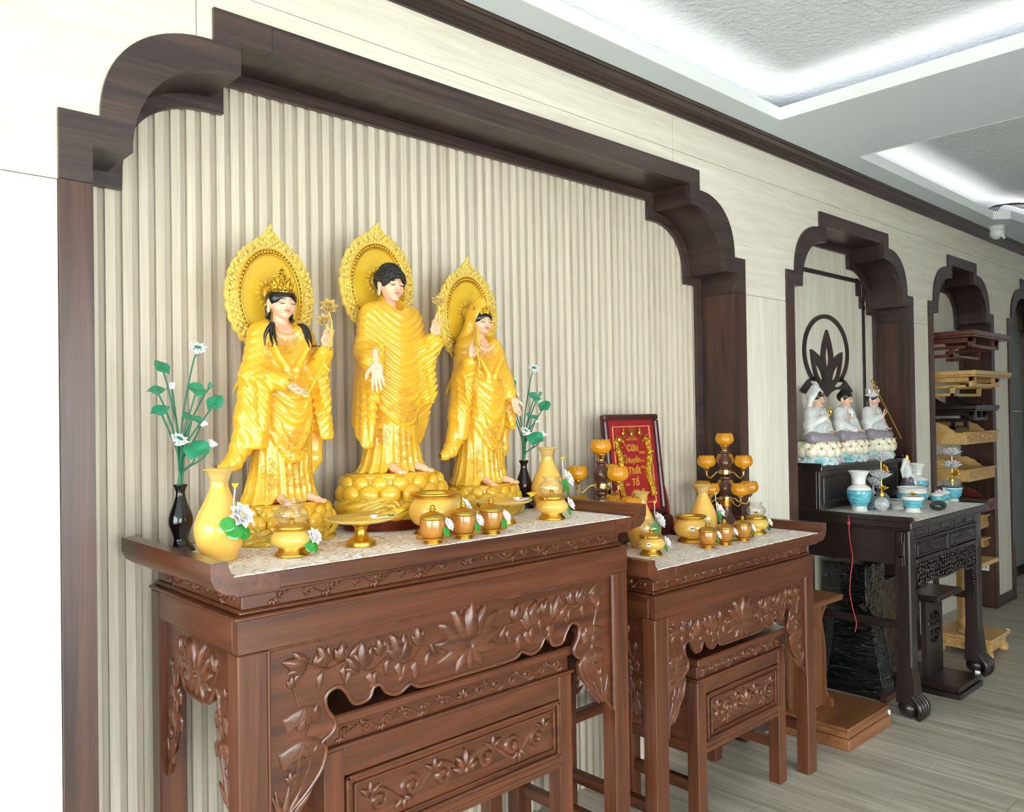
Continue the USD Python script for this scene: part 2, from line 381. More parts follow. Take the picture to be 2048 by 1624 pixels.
mat('gold_relief', {'t': ('texture_coordinate', {}), 'v': ('voronoi_texture', {'scale': 180.0, 'feature': 'f1'}), 'b': ('bump', {'strength': .9, 'distance': .004}),
                    'p': ('principled_bsdf', {'base_color': S(222, 172, 58), 'metallic': 1.0, 'roughness': .25})}, [('t.object', 'v.vector'), ('v.distance', 'b.height'), ('b.normal', 'p.normal')])
plain('brass', S(232, 200, 126), .12, 1.0)
plain('copper_brown', S(96, 60, 48), .25, .35, .5)
plain('copper_gold', S(206, 130, 40), .3, .8)
plain('black_gloss', S(14, 13, 14), .18, coat=.6)
plain('lotus_green', S(44, 138, 98), .35, coat=.2)
plain('stem_green', S(36, 112, 80), .4)
plain('lotus_white', S(238, 234, 236), .3, coat=.3)
plain('lotus_pink', S(206, 178, 190), .35)
plain('leaf_enamel', S(40, 140, 48), .2, coat=.6)
plain('yellow_enamel', S(226, 186, 40), .3, coat=.4)
mat('clear_glass', {'f': ('layer_weight', {'blend': .25}), 'k': ('math', {'math_type': 'multiply_add', 'value2': .75, 'value3': .05}), 'a': ('transparent_bsdf', {'color': (.97, .97, .95)}), 'g': ('glossy_bsdf', {'roughness': .03}), 'm': ('mix_closure', {})},
    [('f.facing', 'k.value1'), ('k.value', 'm.fac'), ('a.BSDF', 'm.closure1'), ('g.BSDF', 'm.closure2')], surface='m.closure')
plain('crystal', S(246, 247, 248), .04, transmission_weight=.6, ior=1.5)
plain('crystal_dark', S(120, 112, 122), .25, transmission_weight=.2, coat=.5)
mat('turquoise_glaze', {'t': ('texture_coordinate', {}), 'm': ('mapping', {'scale': (14, 14, 50)}), 'n': ('noise_texture', {'scale': 1.0, 'detail': 4.0, 'distortion': .8}),
                        'r': ('rgb_ramp', {'ramp': [(.3, S(52, 146, 168)), (.55, S(98, 186, 200)), (.72, S(160, 216, 222))]}), 'p': ('principled_bsdf', {'roughness': .15, 'coat_weight': .6})},
    [('t.object', 'm.vector'), ('m.vector', 'n.vector'), ('n.fac', 'r.fac'), ('r.color', 'p.base_color')])
plain('glaze_white', S(238, 236, 230), .15, coat=.6)
plain('red_velvet', S(150, 14, 26), .5, coat=.3)
plain('red_wood', S(126, 22, 16), .3, coat=.4)
plain('gilt_frame', S(226, 140, 96), .35, .3)
plain('white_plastic', S(232, 234, 234), .35)
plain('black_plastic', S(18, 18, 20), .25)
plain('red_cable', S(190, 40, 44), .4)
plain('paper_white', S(240, 240, 238), .7)
plain('ink_grey', S(90, 95, 110), .7)
plain('ink_black', S(25, 25, 28), .7)
mat('film_wrap', {'t': ('texture_coordinate', {}), 'm': ('mapping', {'scale': (7, 7, 46), 'rotation': (.35, .5, 0)}), 'n': ('noise_texture', {'scale': 1.0, 'detail': 2.0, 'roughness': .6, 'distortion': 1.6}),
                  'b': ('bump', {'strength': .8, 'distance': .012}), 'r': ('rgb_ramp', {'ramp': [(.45, S(16, 15, 17)), (.62, S(30, 32, 33)), (.8, S(96, 100, 100))]}),
                  'p': ('principled_bsdf', {'roughness': .18, 'coat_weight': .8, 'coat_roughness': .05})},
    [('t.object', 'm.vector'), ('m.vector', 'n.vector'), ('n.fac', 'b.height'), ('b.normal', 'p.normal'), ('b.normal', 'p.coat_normal'), ('n.fac', 'r.fac'), ('r.color', 'p.base_color')])
plain('package_dark', S(40, 30, 28), .6)
plain('violet_grey', S(150, 140, 152), .3, coat=.4)
plain('cream_petal', S(240, 230, 206), .25, coat=.5)
plain('teal_rock', S(150, 206, 212), .25, coat=.5)

mat('rock_glaze', {'t': ('texture_coordinate', {}), 'n': ('noise_texture', {'scale': 22.0, 'detail': 3.0}), 'r': ('rgb_ramp', {'ramp': [(.38, S(120, 184, 194)), (.5, S(214, 226, 226)), (.62, S(206, 190, 200))]}), 'p': ('principled_bsdf', {'roughness': .2, 'coat_weight': .5})}, [('t.object', 'n.vector'), ('n.fac', 'r.fac'), ('r.color', 'p.base_color')])
resin('robe_glaze', S(222, 220, 218), (.9, .8, .7), rough=.2, w=.2, scale=.005, coat=.5)
mat('pebble_green', {'t': ('texture_coordinate', {}), 'n': ('noise_texture', {'scale': 60.0, 'detail': 4.0}), 'r': ('rgb_ramp', {'ramp': [(.4, S(30, 42, 38)), (.6, S(58, 72, 64)), (.75, S(120, 120, 90))]}), 'p': ('principled_bsdf', {'roughness': .25, 'coat_weight': .5})}, [('t.object', 'n.vector'), ('n.fac', 'r.fac'), ('r.color', 'p.base_color')])
plain('crystal_blue', S(150, 176, 192), .08, transmission_weight=.45, ior=1.5)
wood('walnut_flat', S(40, 30, 29), S(66, 50, 46), 'z', .8, 18, .35, var=.03, pores=.2)
wood('pine_carved', S(186, 142, 76), S(222, 182, 112), 'x', 1.0, 14, .4, coat=.15, var=.04, pores=.1)
wood('rosewood_carved', S(92, 30, 20), S(134, 56, 36), 'x', 1.0, 18, .3, coat=.3, var=.04, pores=.15)
# ================================================================== THE ROOM
ZC, ZR, YD = 3.335, 3.52, -.245      # soffit height, recess height, edge of the soffit
ND = .24                              # niche depth
X0, X1, YF = -3.4, 13.0, -6.2         # room extents

def arch(cx, hp, inner=False, z0=0.0):
    """stepped niche outline in (x, z)"""
    dz = -.084 if inner else 0.0
    h = hp - (.084 if inner else 0); s = h - .105; t = s - .322
    z1, z2, z3 = 2.63 + dz, 2.938 + dz, 3.04 + dz
    pts = [(-h, z0), (-h, z1), (-s, z1)]
    for a in np.linspace(0, PI / 2, 20)[0:]:
        pts.append((-t - .322 * math.cos(a) ** .9 if a < PI / 2 else -t, z1 + (z2 - z1) * math.sin(a) ** .9))
    pts += [(-t, z3)]
    pts += [(-x, z) for x, z in pts[::-1]]
    return affinity.translate(Polygon(pts).buffer(0), cx, 0)

NICHES = [(2.308, 1.706), (5.416, .942), (7.43, .762), (9.40, .80)]

# ---- floor: wood-look planks
fl = struct('floor')
part(fl, 'subfloor', bx(X0, X1, YF, .6, -.12, -.004), 'grout', False)
PW, PL = .20, 1.20
for i in range(int((X1 - X0) / PW)):
    xa = X0 + i * PW + .06
    off = (i * .4) % PL
    seen, rest = [], []
    for k in range(-6, 2):
        ya, yb = k * PL - .427 + off - (PL if off > .8 else 0), 0
        yb = ya + PL
        ya2, yb2 = max(ya, YF), min(yb, .5)
        if yb2 - ya2 < .05: continue
        m = bx(xa + .001, xa + PW - .001, ya2 + .001, yb2 - .001, -.004, 0, .0008)
        if yb2 > -2.3 and .9 < xa < 10.4: part(fl, 'plank', m, 'floor_plank', False)
        else: rest.append(m)
    if rest: part(fl, 'plank', rest, 'floor_plank', False, kind='stuff')

# ---- back wall: ash panels round the niches
wb = struct('wall_back')
holes = unary_union([arch(cx, hp - .03, z0=-.1) for cx, hp in NICHES])
G = .0012
ups = [X0, -1.34, .98, 3.376, 5.694, 8.0, 10.35, X1]
for a, b in zip(ups[:-1], ups[1:]):
    for za, zb in ((2.44, 3.107), (3.107, ZC + .3)):
        pg = sbox(a + G, za + G, b - G, zb - G).difference(holes)
        if not pg.is_empty: part(wb, 'panel', prism(pg, 0, .012), 'ash_horizontal', False)
los = [X0, -3.06, -1.84, -.62, .602, 4.244, 6.513, 8.395, 10.9, 12.1, X1]
for a, b in zip(los[:-1], los[1:]):
    pg = sbox(a + G, .0, b - G, 2.44 - G).difference(holes)
    if not pg.is_empty: part(wb, 'panel', prism(pg, 0, .012), 'ash_vertical', False)
core = sbox(X0, 0, X1, ZC + .3).difference(holes)
part(wb, 'core', prism(core, .012, ND + .25), 'joint_dark', False)

# ---- niche trims
def niche(n, cx, hp, back):
    t = struct('trim_%d' % n)
    out, inn = arch(cx, hp, z0=0), arch(cx, hp, True, z0=-.2)
    fr = out.difference(inn)
    hi, lo = fr.intersection(sbox(cx - 5, 2.44 + .0008, cx + 5, 4)), fr.intersection(sbox(cx - 5, 0, cx + 5, 2.44 - .0008))
    # head of the frame, split where the boards meet
    cuts = sorted([cx - hp - .1] + {1: [1.218, 3.43], 2: [5.694], 3: [7.60], 4: []}[n] + [cx + hp + .1])
    for a, b in zip(cuts[:-1], cuts[1:]):
        part(t, 'frame_head', prism(hi.intersection(sbox(a + .0006, 0, b - .0006, 5)), -.014, .02), 'walnut_horizontal', False)
    for g in lo.geoms: part(t, 'frame_post', prism(g, -.014, .02), 'walnut_vertical', False)
    # reveal: the lining of the niche
    lin = inn.buffer(.0).difference(inn.buffer(-.006, join_style=2)).intersection(sbox(cx - 5, 0, cx + 5, 4))
    big = arch(cx, hp - .084 + .02, z0=0)
    lining = arch(cx, hp - .03, z0=0).difference(arch(cx, hp, True, z0=-.2))
    zj = 2.44
    part(t, 'lining_head', prism(lining.intersection(sbox(cx - 5, zj, cx + 5, 4)), .02, ND), 'walnut_deep', False)
    for g in lining.intersection(sbox(cx - 5, 0, cx + 5, zj - .001)).geoms:
        part(t, 'lining_post', prism(g, .02, ND), 'walnut_vertical', False)
    # inner band at the back of the niche
    band = inn.difference(inn.buffer(-.045, join_style=2)).intersection(sbox(cx - 5, 0, cx + 5, 4))
    if back != 'room': part(t, 'back_band', prism(band, ND - .022, ND), 'walnut_horizontal', False)
    return t
for n, (cx, hp) in enumerate(NICHES, 1): niche(n, cx, hp, 'room' if n == 4 else 'panel')

# niche 1: upright slats
c1, h1 = NICHES[0]
wn = struct('wall_niche')
part(wn, 'backing', bx(c1 - h1, c1 + h1, ND + .016, ND + .04, 0, 3.06), 'slat_back', False)
x = c1 - h1 + .09
k = 0
while x < c1 + h1 - .1:
    part(wn, 'slat', bx(x, x + .028, ND + .003, ND + .016, .0, 3.0), 'slat_wood', False)
    x += .05; k += 1
# niche 2 and 3: flat ash backs
for (cx, hp), n in ((NICHES[1], 2), (NICHES[2], 3)):
    for a, b in ((cx - hp + .03, cx - .1), (cx - .1, cx + hp - .03)):
        part(wn, 'panel', bx(a + G, b - G, ND + .005, ND + .03, 0, 3.03), 'ash_vertical', False)
# niche 4: passage lined with grey boards
cx, hp = NICHES[3]
for a, b in ((0, .9), (.9, 1.75), (1.75, 2.6), (2.6, 3.03)):
    part(wn, 'panel', bx(cx - hp + .03, cx + hp - .03, ND + .06, ND + .09, a + G, b - G), 'wall_grey', False)
bb = struct('baseboard_back')
part(bb, 'board', bx(cx - hp + .09, cx + hp - .09, ND + .045, ND + .06, 0, .10), 'walnut_horizontal', False)
for a, b in ((-1.8, .6), (4.02, 4.47), (6.36, 6.665), (8.195, 8.597), (10.21, X1)):
    part(bb, 'board', bx(a + .001, b - .001, -.012, 0, 0, .10, .002), 'walnut_horizontal', False)

# ---- crown moulding
prof = Polygon([(0, 3.281), (-.012, 3.281), (-.018, 3.288), (-.018, 3.292), (-.026, 3.294), (-.034, 3.303), (-.052, 3.316), (-.074, 3.322), (-.080, 3.324), (-.080, 3.328), (-.096, 3.330), (-.10, ZC), (0, ZC)])
tr = struct('trim_5')
for a, b in ((X0, .6), (.6, 3.0), (3.0, 5.4), (5.4, 7.8), (7.8, 10.2), (10.2, X1)):
    part(tr, 'crown_moulding', prism_x(prof, a + .0005, b - .0005), 'walnut_horizontal', False)

# ---- ceiling: grey soffit, white lips, stuccoed recesses with cove light
ce = struct('ceiling')
REC = [sbox(X0 + .5, YF + .6, 3.997, YD), Polygon([(4.948, YD), (7.44, YD), (7.54, YD - .10), (7.54 + 2.0, YD - .30), (7.54 + 2.0, YF + .6), (4.948, YF + .6)])]
plan = sbox(X0, YF, X1, .3)
sof = plan
for r in REC: sof = sof.difference(r.buffer(.006, join_style=2))
part(ce, 'soffit', prism_z(sof, ZC, ZC + .02), 'paint_grey', False)
for r in REC:
    lip = r.buffer(.012, join_style=2).difference(r)
    part(ce, 'lip', prism_z(lip, ZC - .001, ZC + .066), 'paint_white', False)
part(ce, 'recess_ceiling', bx(X0, X1, YF, .3, ZR, ZR + .05), 'stucco', False)
part(ce, 'recess_wall', bx(X0, X1, .0, .02, ZC + .02, ZR), 'paint_white', False)

# LED strips lie on the soffit behind the lips and shine up into the recess
def strip(xa, ya, xb, yb, nm):
    L = math.hypot(xb - xa, yb - ya)
    li = UsdLux.RectLight.Define(stage, '/World/' + nm)
    li.CreateWidthAttr(L); li.CreateHeightAttr(.03); li.CreateIntensityAttr(COVE); li.CreateColorAttr(Gf.Vec3f(1, .945, .83))
    li.AddTranslateOp().Set(Gf.Vec3d((xa + xb) / 2, (ya + yb) / 2, ZC + .03)); li.AddRotateZOp().Set(math.degrees(math.atan2(yb - ya, xb - xa))); li.AddRotateXOp().Set(180.0)
    return li
i = 0
for r in REC:
    c = list(r.buffer(.06, join_style=2).exterior.coords)
    for (xa, ya), (xb, yb) in zip(c[:-1], c[1:]):
        i += 1; strip(xa, ya, xb, yb, 'cove_light' if i == 1 else 'cove_light_%03d' % (i - 1))

# ---- the other walls (behind the camera) and the glazed shop front on the left
wl = struct('wall_left')
part(wl, 'wall', bx(X0 - .15, X0, YF, .0, 2.95, ZR), 'paint_white', False)
part(wl, 'pier', bx(X0 - .15, X0, -.12, 0.3, 0, 2.95), 'paint_white', False)
w1 = struct('window_1')
for y in np.linspace(YF + .02, -.14, 6): part(w1, 'mullion', bx(X0 - .09, X0 - .03, y - .03, y + .03, 0, 2.95, .004), 'alu', False)
for z in (.03, 2.2, 2.92): part(w1, 'transom', bx(X0 - .085, X0 - .035, YF, -.12, z - .03, z + .03, .004), 'alu', False)
part(w1, 'pane', bx(X0 - .064, X0 - .056, YF, -.12, .03, 2.92), 'window_glass', False)
wf = struct('wall_front'); WX = 3.6
part(wf, 'wall', bx(WX, X1, YF - .15, YF, 0, ZR), 'paint_white', False); part(wf, 'wall', bx(X0 - .15, WX, YF - .15, YF, 2.95, ZR), 'paint_white', False)
w2 = struct('window_2')
for x in np.linspace(X0 + .02, WX - .03, 6): part(w2, 'mullion', bx(x - .03, x + .03, YF - .09, YF - .03, 0, 2.95, .004), 'alu', False)
for z in (.03, 2.2, 2.92): part(w2, 'transom', bx(X0, WX, YF - .085, YF - .035, z - .03, z + .03, .004), 'alu', False)
part(w2, 'pane', bx(X0, WX, YF - .064, YF - .056, .03, 2.92), 'window_glass', False)
wr = struct('wall_right'); part(wr, 'wall', bx(X1, X1 + .15, YF, .3, 0, ZR), 'paint_white', False)
gr = struct('ground'); part(gr, 'pavement', prism_z(sbox(X0 - 30, YF - 30, X1, 30).difference(sbox(X0 - .15, YF - .15, X1 + 1, 31)), -.2, -.1), 'grout', False)
# ================================================================== ALTAR TABLES
APR = [(.08, .70), (.13, .75), (.19, .795), (.237, .845), (.253, .895), (.24, .915), (.273, .935), (.281, .962), (.257, 1.0), (.253, 1.033), (.27, 1.05), (.297, 1.052), (.32, 1.03), (.345, .995), (.39, .997), (.407, 1.025), (.43, 1.027), (.452, 1.0), (.49, .987), (.527, 1.002), (.542, 1.003), (.57, .989), (.64, .986), (.763, .986)]
SIDE = [(.075, .74), (.10, .79), (.125, .86), (.148, .93), (.15, .99), (.135, 1.005), (.155, 1.03), (.158, 1.06), (.17, 1.075), (.19, 1.06), (.215, 1.03), (.26, 1.02), (.30, 1.02)]

def sm_open(p, n=5):
    out = [p[0]]
    for q in smoothp(p, n)[1:]: out.append(tuple(q))
    return np.array(out)

def scroll(cx, cz, r, y, w=.0042, d=1, turns=1.3, up=0.0):
    t = np.linspace(0, turns * 2 * PI, 16); rr = r * (1 - .75 * t / t[-1])
    return tube(np.stack([cx + d * rr * np.cos(t + up), np.full(16, y), cz + rr * np.sin(t + up)], 1), np.linspace(w, w * 1.5, 16), 6)

def scroll_band(W, h, y, n, seed=0):
    """carved band centred on x=0, z=0: mirrored scrolls and leaves round a lotus"""
    r = np.random.default_rng(seed); out = []
    st = W / 2 / n
    for s in (-1, 1):
        xs = np.linspace(.05 * W / 1.2, W / 2 * .97, 40); ph = PI * (xs - xs[0]) / st
        out.append(tube(np.stack([s * xs, np.full(40, y - .0005), .26 * h * np.sin(ph)], 1), .003 * h / .05, 5))
        for k in range(n):
            cx = .05 * W / 1.2 + (k + .5) * st * .95; sg = 1 if k % 2 == 0 else -1
            out.append(scroll(s * cx, -sg * .02 * h, .26 * h, y, .0034 * h / .05, s, 1.25, sg * .5))
            for a in (35, 90, 145): out.append(mirror_leaf(s, cx + .25 * st, sg * .16 * h, sg * a, .33 * h, .15 * h, .0045 * h / .05, y))
    for a, L in ((90, .55), (55, .5), (125, .5), (20, .45), (160, .45)):
        out.append(yshift(leaf2(0, -.12 * h, a, L * h, .25 * h, .008 * h / .05), y))
    out.append(ball(0, y, -.14 * h, .10 * h, 1, (1, .5, 1)))
    return cat(out)
def yshift(m, y): return mv(m, 0, y, 0)
def mirror_leaf(s, x, z, a, L, W, h, y):
    return yshift(leaf2(s * x, z, a if s > 0 else 180 - a, L, W, h), y)

def lotus_relief(cx, cz, R, y, h):
    out = []
    for a, L, W, hh in ((-90, .62, .3, .35), (-55, .75, .3, .35), (-125, .75, .3, .35), (-15, .98, .36, .4), (195, .98, .36, .4), (10, 1.05, .4, .5), (170, 1.05, .4, .5), (35, 1.12, .44, .6), (145, 1.12, .44, .6), (60, 1.1, .42, .75), (120, 1.1, .42, .75), (90, 1.1, .52, 1.0)):
        out.append(yshift(leaf2(cx, cz, a, L * R, W * R, hh * h), y))
    return out
def bud(cx, cz, ang, R, y, h):
    return [yshift(leaf2(cx, cz, ang + d, R * l, R * w, h * k), y) for d, l, w, k in ((28, .8, .4, .7), (-28, .8, .4, .7), (0, 1, .5, 1))]
def spray(W, y, s=1, sc=1.0):
    """one half of the apron's lotus spray, from the middle flower outwards (x from 0 to W)"""
    out = []; M = lambda x, z: (s * x * W, z * sc)
    path = [(.17, -.05), (.30, .005), (.40, -.035), (.52, .0), (.63, -.03), (.76, .015), (.88, .01), (1.0, .045)]
    out.append(vine([M(*p) for p in path], .0042 * sc, y))
    A = lambda a: a if s > 0 else 180 - a
    for x, z, a, R in ((.33, .01, 75, .055), (.43, -.02, 60, .085), (.46, -.03, 110, .07), (.56, .01, 70, .05), (.66, -.02, 80, .075), (.69, -.02, 45, .06), (.80, .02, 95, .05), (.86, .02, 60, .06), (.97, .03, 20, .07), (.93, .02, 120, .045)):
        out += bud(*M(x, z), A(a), R * 1.22 * sc, y, .014 * sc)
    for x, z, a, L in ((.22, -.04, 60, .05), (.27, -.01, -70, .05), (.37, -.03, -95, .06), (.41, -.03, -60, .06), (.48, -.02, -110, .06), (.53, -.0, -80, .045), (.60, -.03, -70, .05), (.65, -.03, -120, .055), (.73, .0, -60, .05), (.79, .01, -100, .045), (.9, .01, -80, .05), (.98, .03, -40, .05), (.5, 0, 60, .05), (.75, .02, 130, .05)):
        out.append(yshift(leaf2(*M(x, z), A(a), L * 1.2 * sc, L * .5 * sc, .008 * sc), y))
    return out
def pond(cx, z0, z1, s, y, sc=1.0):
    """upright lotus stems for a spandrel between heights z0 and z1"""
    H = z1 - z0; out = []; X = lambda u: cx + s * u * sc
    out.append(vine([(X(-.03), z0 + .02 * H), (X(.0), z0 + .25 * H), (X(.03), z0 + .5 * H), (X(.028), z0 + .62 * H)], .0045 * sc, y))
    out.append(vine([(X(.028), z0 + .5 * H), (X(.022), z0 + .75 * H), (X(.0), z0 + .95 * H)], .004 * sc, y))
    out.append(vine([(X(-.02), z0 + .1 * H), (X(.04), z0 + .3 * H), (X(.055), z0 + .42 * H)], .003 * sc, y))
    out.append(vine([(X(.03), z0 + .52 * H), (X(.05), z0 + .62 * H), (X(.06), z0 + .70 * H)], .003 * sc, y))
    for u, f, a, R in ((.0, .93, 95, .04), (.055, .40, 70, .045), (.06, .69, 75, .04), (-.005, .26, 100, .04), (.028, .60, 90, .05)):
        out += bud(X(u), z0 + f * H, a if s > 0 else 180 - a, R * sc, y, .010 * sc)
    for (u, f) in ((.025, .48), (.03, .72)):
        th = np.linspace(0, PI, 14); top = np.stack([.058 * np.cos(th), .030 * np.sin(th)], 1); xb = np.linspace(-.058, .058, 14)[1:-1]
        bot = np.stack([xb, -.010 - .012 * np.abs(np.sin(xb * 85)) - .014 * (xb / .058) ** 2], 1)
        out.append(yshift(dome(np.vstack([top, bot]) * sc * (1.0 if f > .6 else 1.15) + [X(u), z0 + f * H - .004], .010 * sc), y))
        for a in (225, 250, 270, 290, 315): out.append(vine([(X(u), z0 + f * H + .018 * sc), (X(u) + .045 * sc * math.cos(math.radians(a)), z0 + f * H + .03 * sc * math.sin(math.radians(a)))], .0016 * sc, y - .009 * sc, 5, 2))
    for k, a in enumerate((100, 80, 60, 120, 45)): out.append(yshift(leaf2(X(-.035 + .006 * k), z0 + .0 * H, a if s > 0 else 180 - a, .10 * sc, .022 * sc, .006 * sc), y))
    return out

def altar_table(loc, W, D, zf, zt, label, prof_dz, name='altar_table'):
    """loc: middle of the front frame on the floor; +y runs to the back. zf: top of the frame, zt: table surface"""
    t = thing(name, label, 'altar table', loc)
    h, k = W / 2, W / 1.526
    # legs, square posts with a bead
    for s in (-1, 1):
        for back in (0, 1):
            y0 = D - .065 if back else 0
            xs = sorted((s * h, s * (h - .08)))
            part(t, 'leg', bx(*xs, y0, y0 + .065, 0, zf - .085 if not back else zf - .001, .004), 'altar_z')
    # mitred front rail, side rails, back rail
    part(t, 'front_rail', prism(Polygon([(-h, zf), (h, zf), (h - .0005, zf - .083), (-h + .0005, zf - .083)]), 0, .03), 'altar_x', False)
    for s in (-1, 1):
        xs = sorted((s * h, s * (h - .03)))
        part(t, 'side_rail', bx(*xs, .0305, D - .0655, zf - .083, zf - .0005, .003), 'altar_y')
        part(t, 'stretcher', bx(*sorted((s * (h - .02), s * (h - .06))), .06, D - .06, .20, .245, .003), 'altar_y')
    part(t, 'back_rail', bx(-h + .06, h - .06, D - .03, D, zf - .13, zf - .02, .003), 'altar_x')
    part(t, 'back_stretcher', bx(-h + .06, h - .06, D - .05, D - .015, .42, .47, .003), 'altar_x')
    # bead framing the apron on rail and posts
    b = []
    xi = h - .083
    for (a, c) in (((-xi, zf - .088), (xi, zf - .088)), ((-xi, zf - .088), (-xi, prof_dz + .70)), ((xi, zf - .088), (xi, prof_dz + .70))):
        b.append(tube(np.array([[a[0], .004, a[1]], [c[0], .004, c[1]]]), .0055, 8))
    part(t, 'bead', b, 'altar_z')
    # apron: one curved board with lotus carving
    P = sm_open([(d * k, z + prof_dz) for d, z in APR])
    low = np.vstack([np.c_[-h + P[:, 0], P[:, 1]], np.c_[h - P[::-1, 0], P[::-1, 1]][1:]])
    pg = Polygon(list(map(tuple, low)) + [(h - .08, zf - .08), (-h + .08, zf - .08)]).buffer(0)
    ap = part(t, 'apron', prism(pg, .018, .036), 'altar_x', False)
    part(t, 'apron_edge', tube(np.c_[low[:, 0], np.full(len(low), .017), low[:, 1]], .0065, 8), 'carved')
    cz = zf - .205; c = []
    y = .0175
    c += lotus_relief(0, cz - .005, .135 * k, y, .024)
    for s in (-1, 1): c += spray(.60 * k, y, s, k ** .5) if False else [mv(m, 0, 0, cz + .02) for m in spray(.58 * k, y, s, .95 * k)]
    part(t, 'lotus_carving', c, 'carved', 50)
    for s in (-1, 1): part(t, 'spandrel_carving', pond(s * (h - .155 * k), prof_dz + .735, zf - .18, -s, y, k), 'carved', 50)
    # side aprons
    q = D / .60
    Ps = sm_open([(d * q, z + prof_dz) for d, z in SIDE])
    lo2 = np.vstack([Ps, np.c_[D - Ps[::-1, 0], Ps[::-1, 1]][1:]])
    ps = Polygon(list(map(tuple, lo2)) + [(D - .065, zf - .08), (.065, zf - .08)]).buffer(0)
    for s in (-1, 1):
        part(t, 'side_apron', prism_x(ps, *sorted((s * (h - .020), s * (h - .036)))), 'altar_y', False)
        e = tube(np.c_[np.full(len(lo2), s * (h - .019)), lo2], .006, 8)
        part(t, 'apron_edge', e, 'carved')
        if s < 0:
            cc = lotus_relief(0, zf - .20, .10 * k, 0, .02)
            for ss in (-1, 1): cc += bud(ss * .12, zf - .17, 90 + ss * 10, .06, 0, .012) + [vine([(ss * .05, zf - .2), (ss * .10, zf - .21), (ss * .14, zf - .15)], .004, 0)] + pond(ss * (D / 2 - .115), prof_dz + .78, zf - .2, -ss, 0, .8)
            m = rot(cat(cc), -90, 'z'); part(t, 'side_carving', mv(m, -h + .0195, D / 2, 0), 'carved', 50)
    # waist: mouldings and carved frieze
    fz0, fz1 = zf + .022, zt - .045
    part(t, 'waist_moulding', [bx(-h - .006, h + .006, -.006, D, zf, zf + .010, .003), bx(-h + .012, h - .012, .012, D, zf + .010, fz0, .004)], 'altar_x')
    part(t, 'frieze', bx(-h + .022, h - .022, .022, D, fz0, fz1, .002), 'altar_x')
    fb = mv(scroll_band(W - .22, (fz1 - fz0) * 1.22, 0, 8, 3), 0, .0215, (fz0 + fz1) / 2)
    part(t, 'frieze_carving', fb, 'carved', 50)
    fs = rot(scroll_band(D - .08, (fz1 - fz0) * 1.22, 0, 3, 4), -90, 'z')
    part(t, 'frieze_carving', mv(fs, -h + .0215, D / 2, (fz0 + fz1) / 2), 'carved', 50)
    # top with turned-up ends
    a = [(-.080, zt + .040), (-.038, zt + .040), (-.035, zt + .026), (-.028, zt + .010), (-.008, zt)]
    bot = [(.10, zt - .045), (-.015, zt - .045), (-.045, zt - .040), (-.068, zt - .024), (-.080, zt + .002)]
    endp = Polygon(sm_open(a, 3).tolist() + [(.10, zt)] + bot).buffer(0)
    yf = -.032
    part(t, 'tabletop', bx(-h + .1, h - .1, yf, D + .01, zt - .045, zt, .003), 'altar_x')
    for s in (-1, 1):
        g = affinity.translate(endp, -h, 0) if s < 0 else affinity.translate(affinity.scale(endp, -1, 1, origin=(0, 0)), h, 0)
        part(t, 'turned_up_end', prism(g, yf, D + .01), 'altar_x' if False else 'altar_y', 30)
    part(t, 'edge_moulding', bx(-h - .01, h + .01, yf + .012, D, zt - .056, zt - .045, .003), 'altar_x')
    return t

def runner(x0, x1, y0, y1, z, label):
    n = 60; xs = np.linspace(x0, x1, n); r = np.random.default_rng(3)
    edge = y0 + .0016 * np.sin(np.arange(n) * 1.9)
    pg = Polygon(list(zip(xs, edge)) + [(x1, y1), (x0, y1)])
    return solo('table_runner', prism_z(pg, z, z + .0025), 'cloth', label, 'table runner', smooth=False)

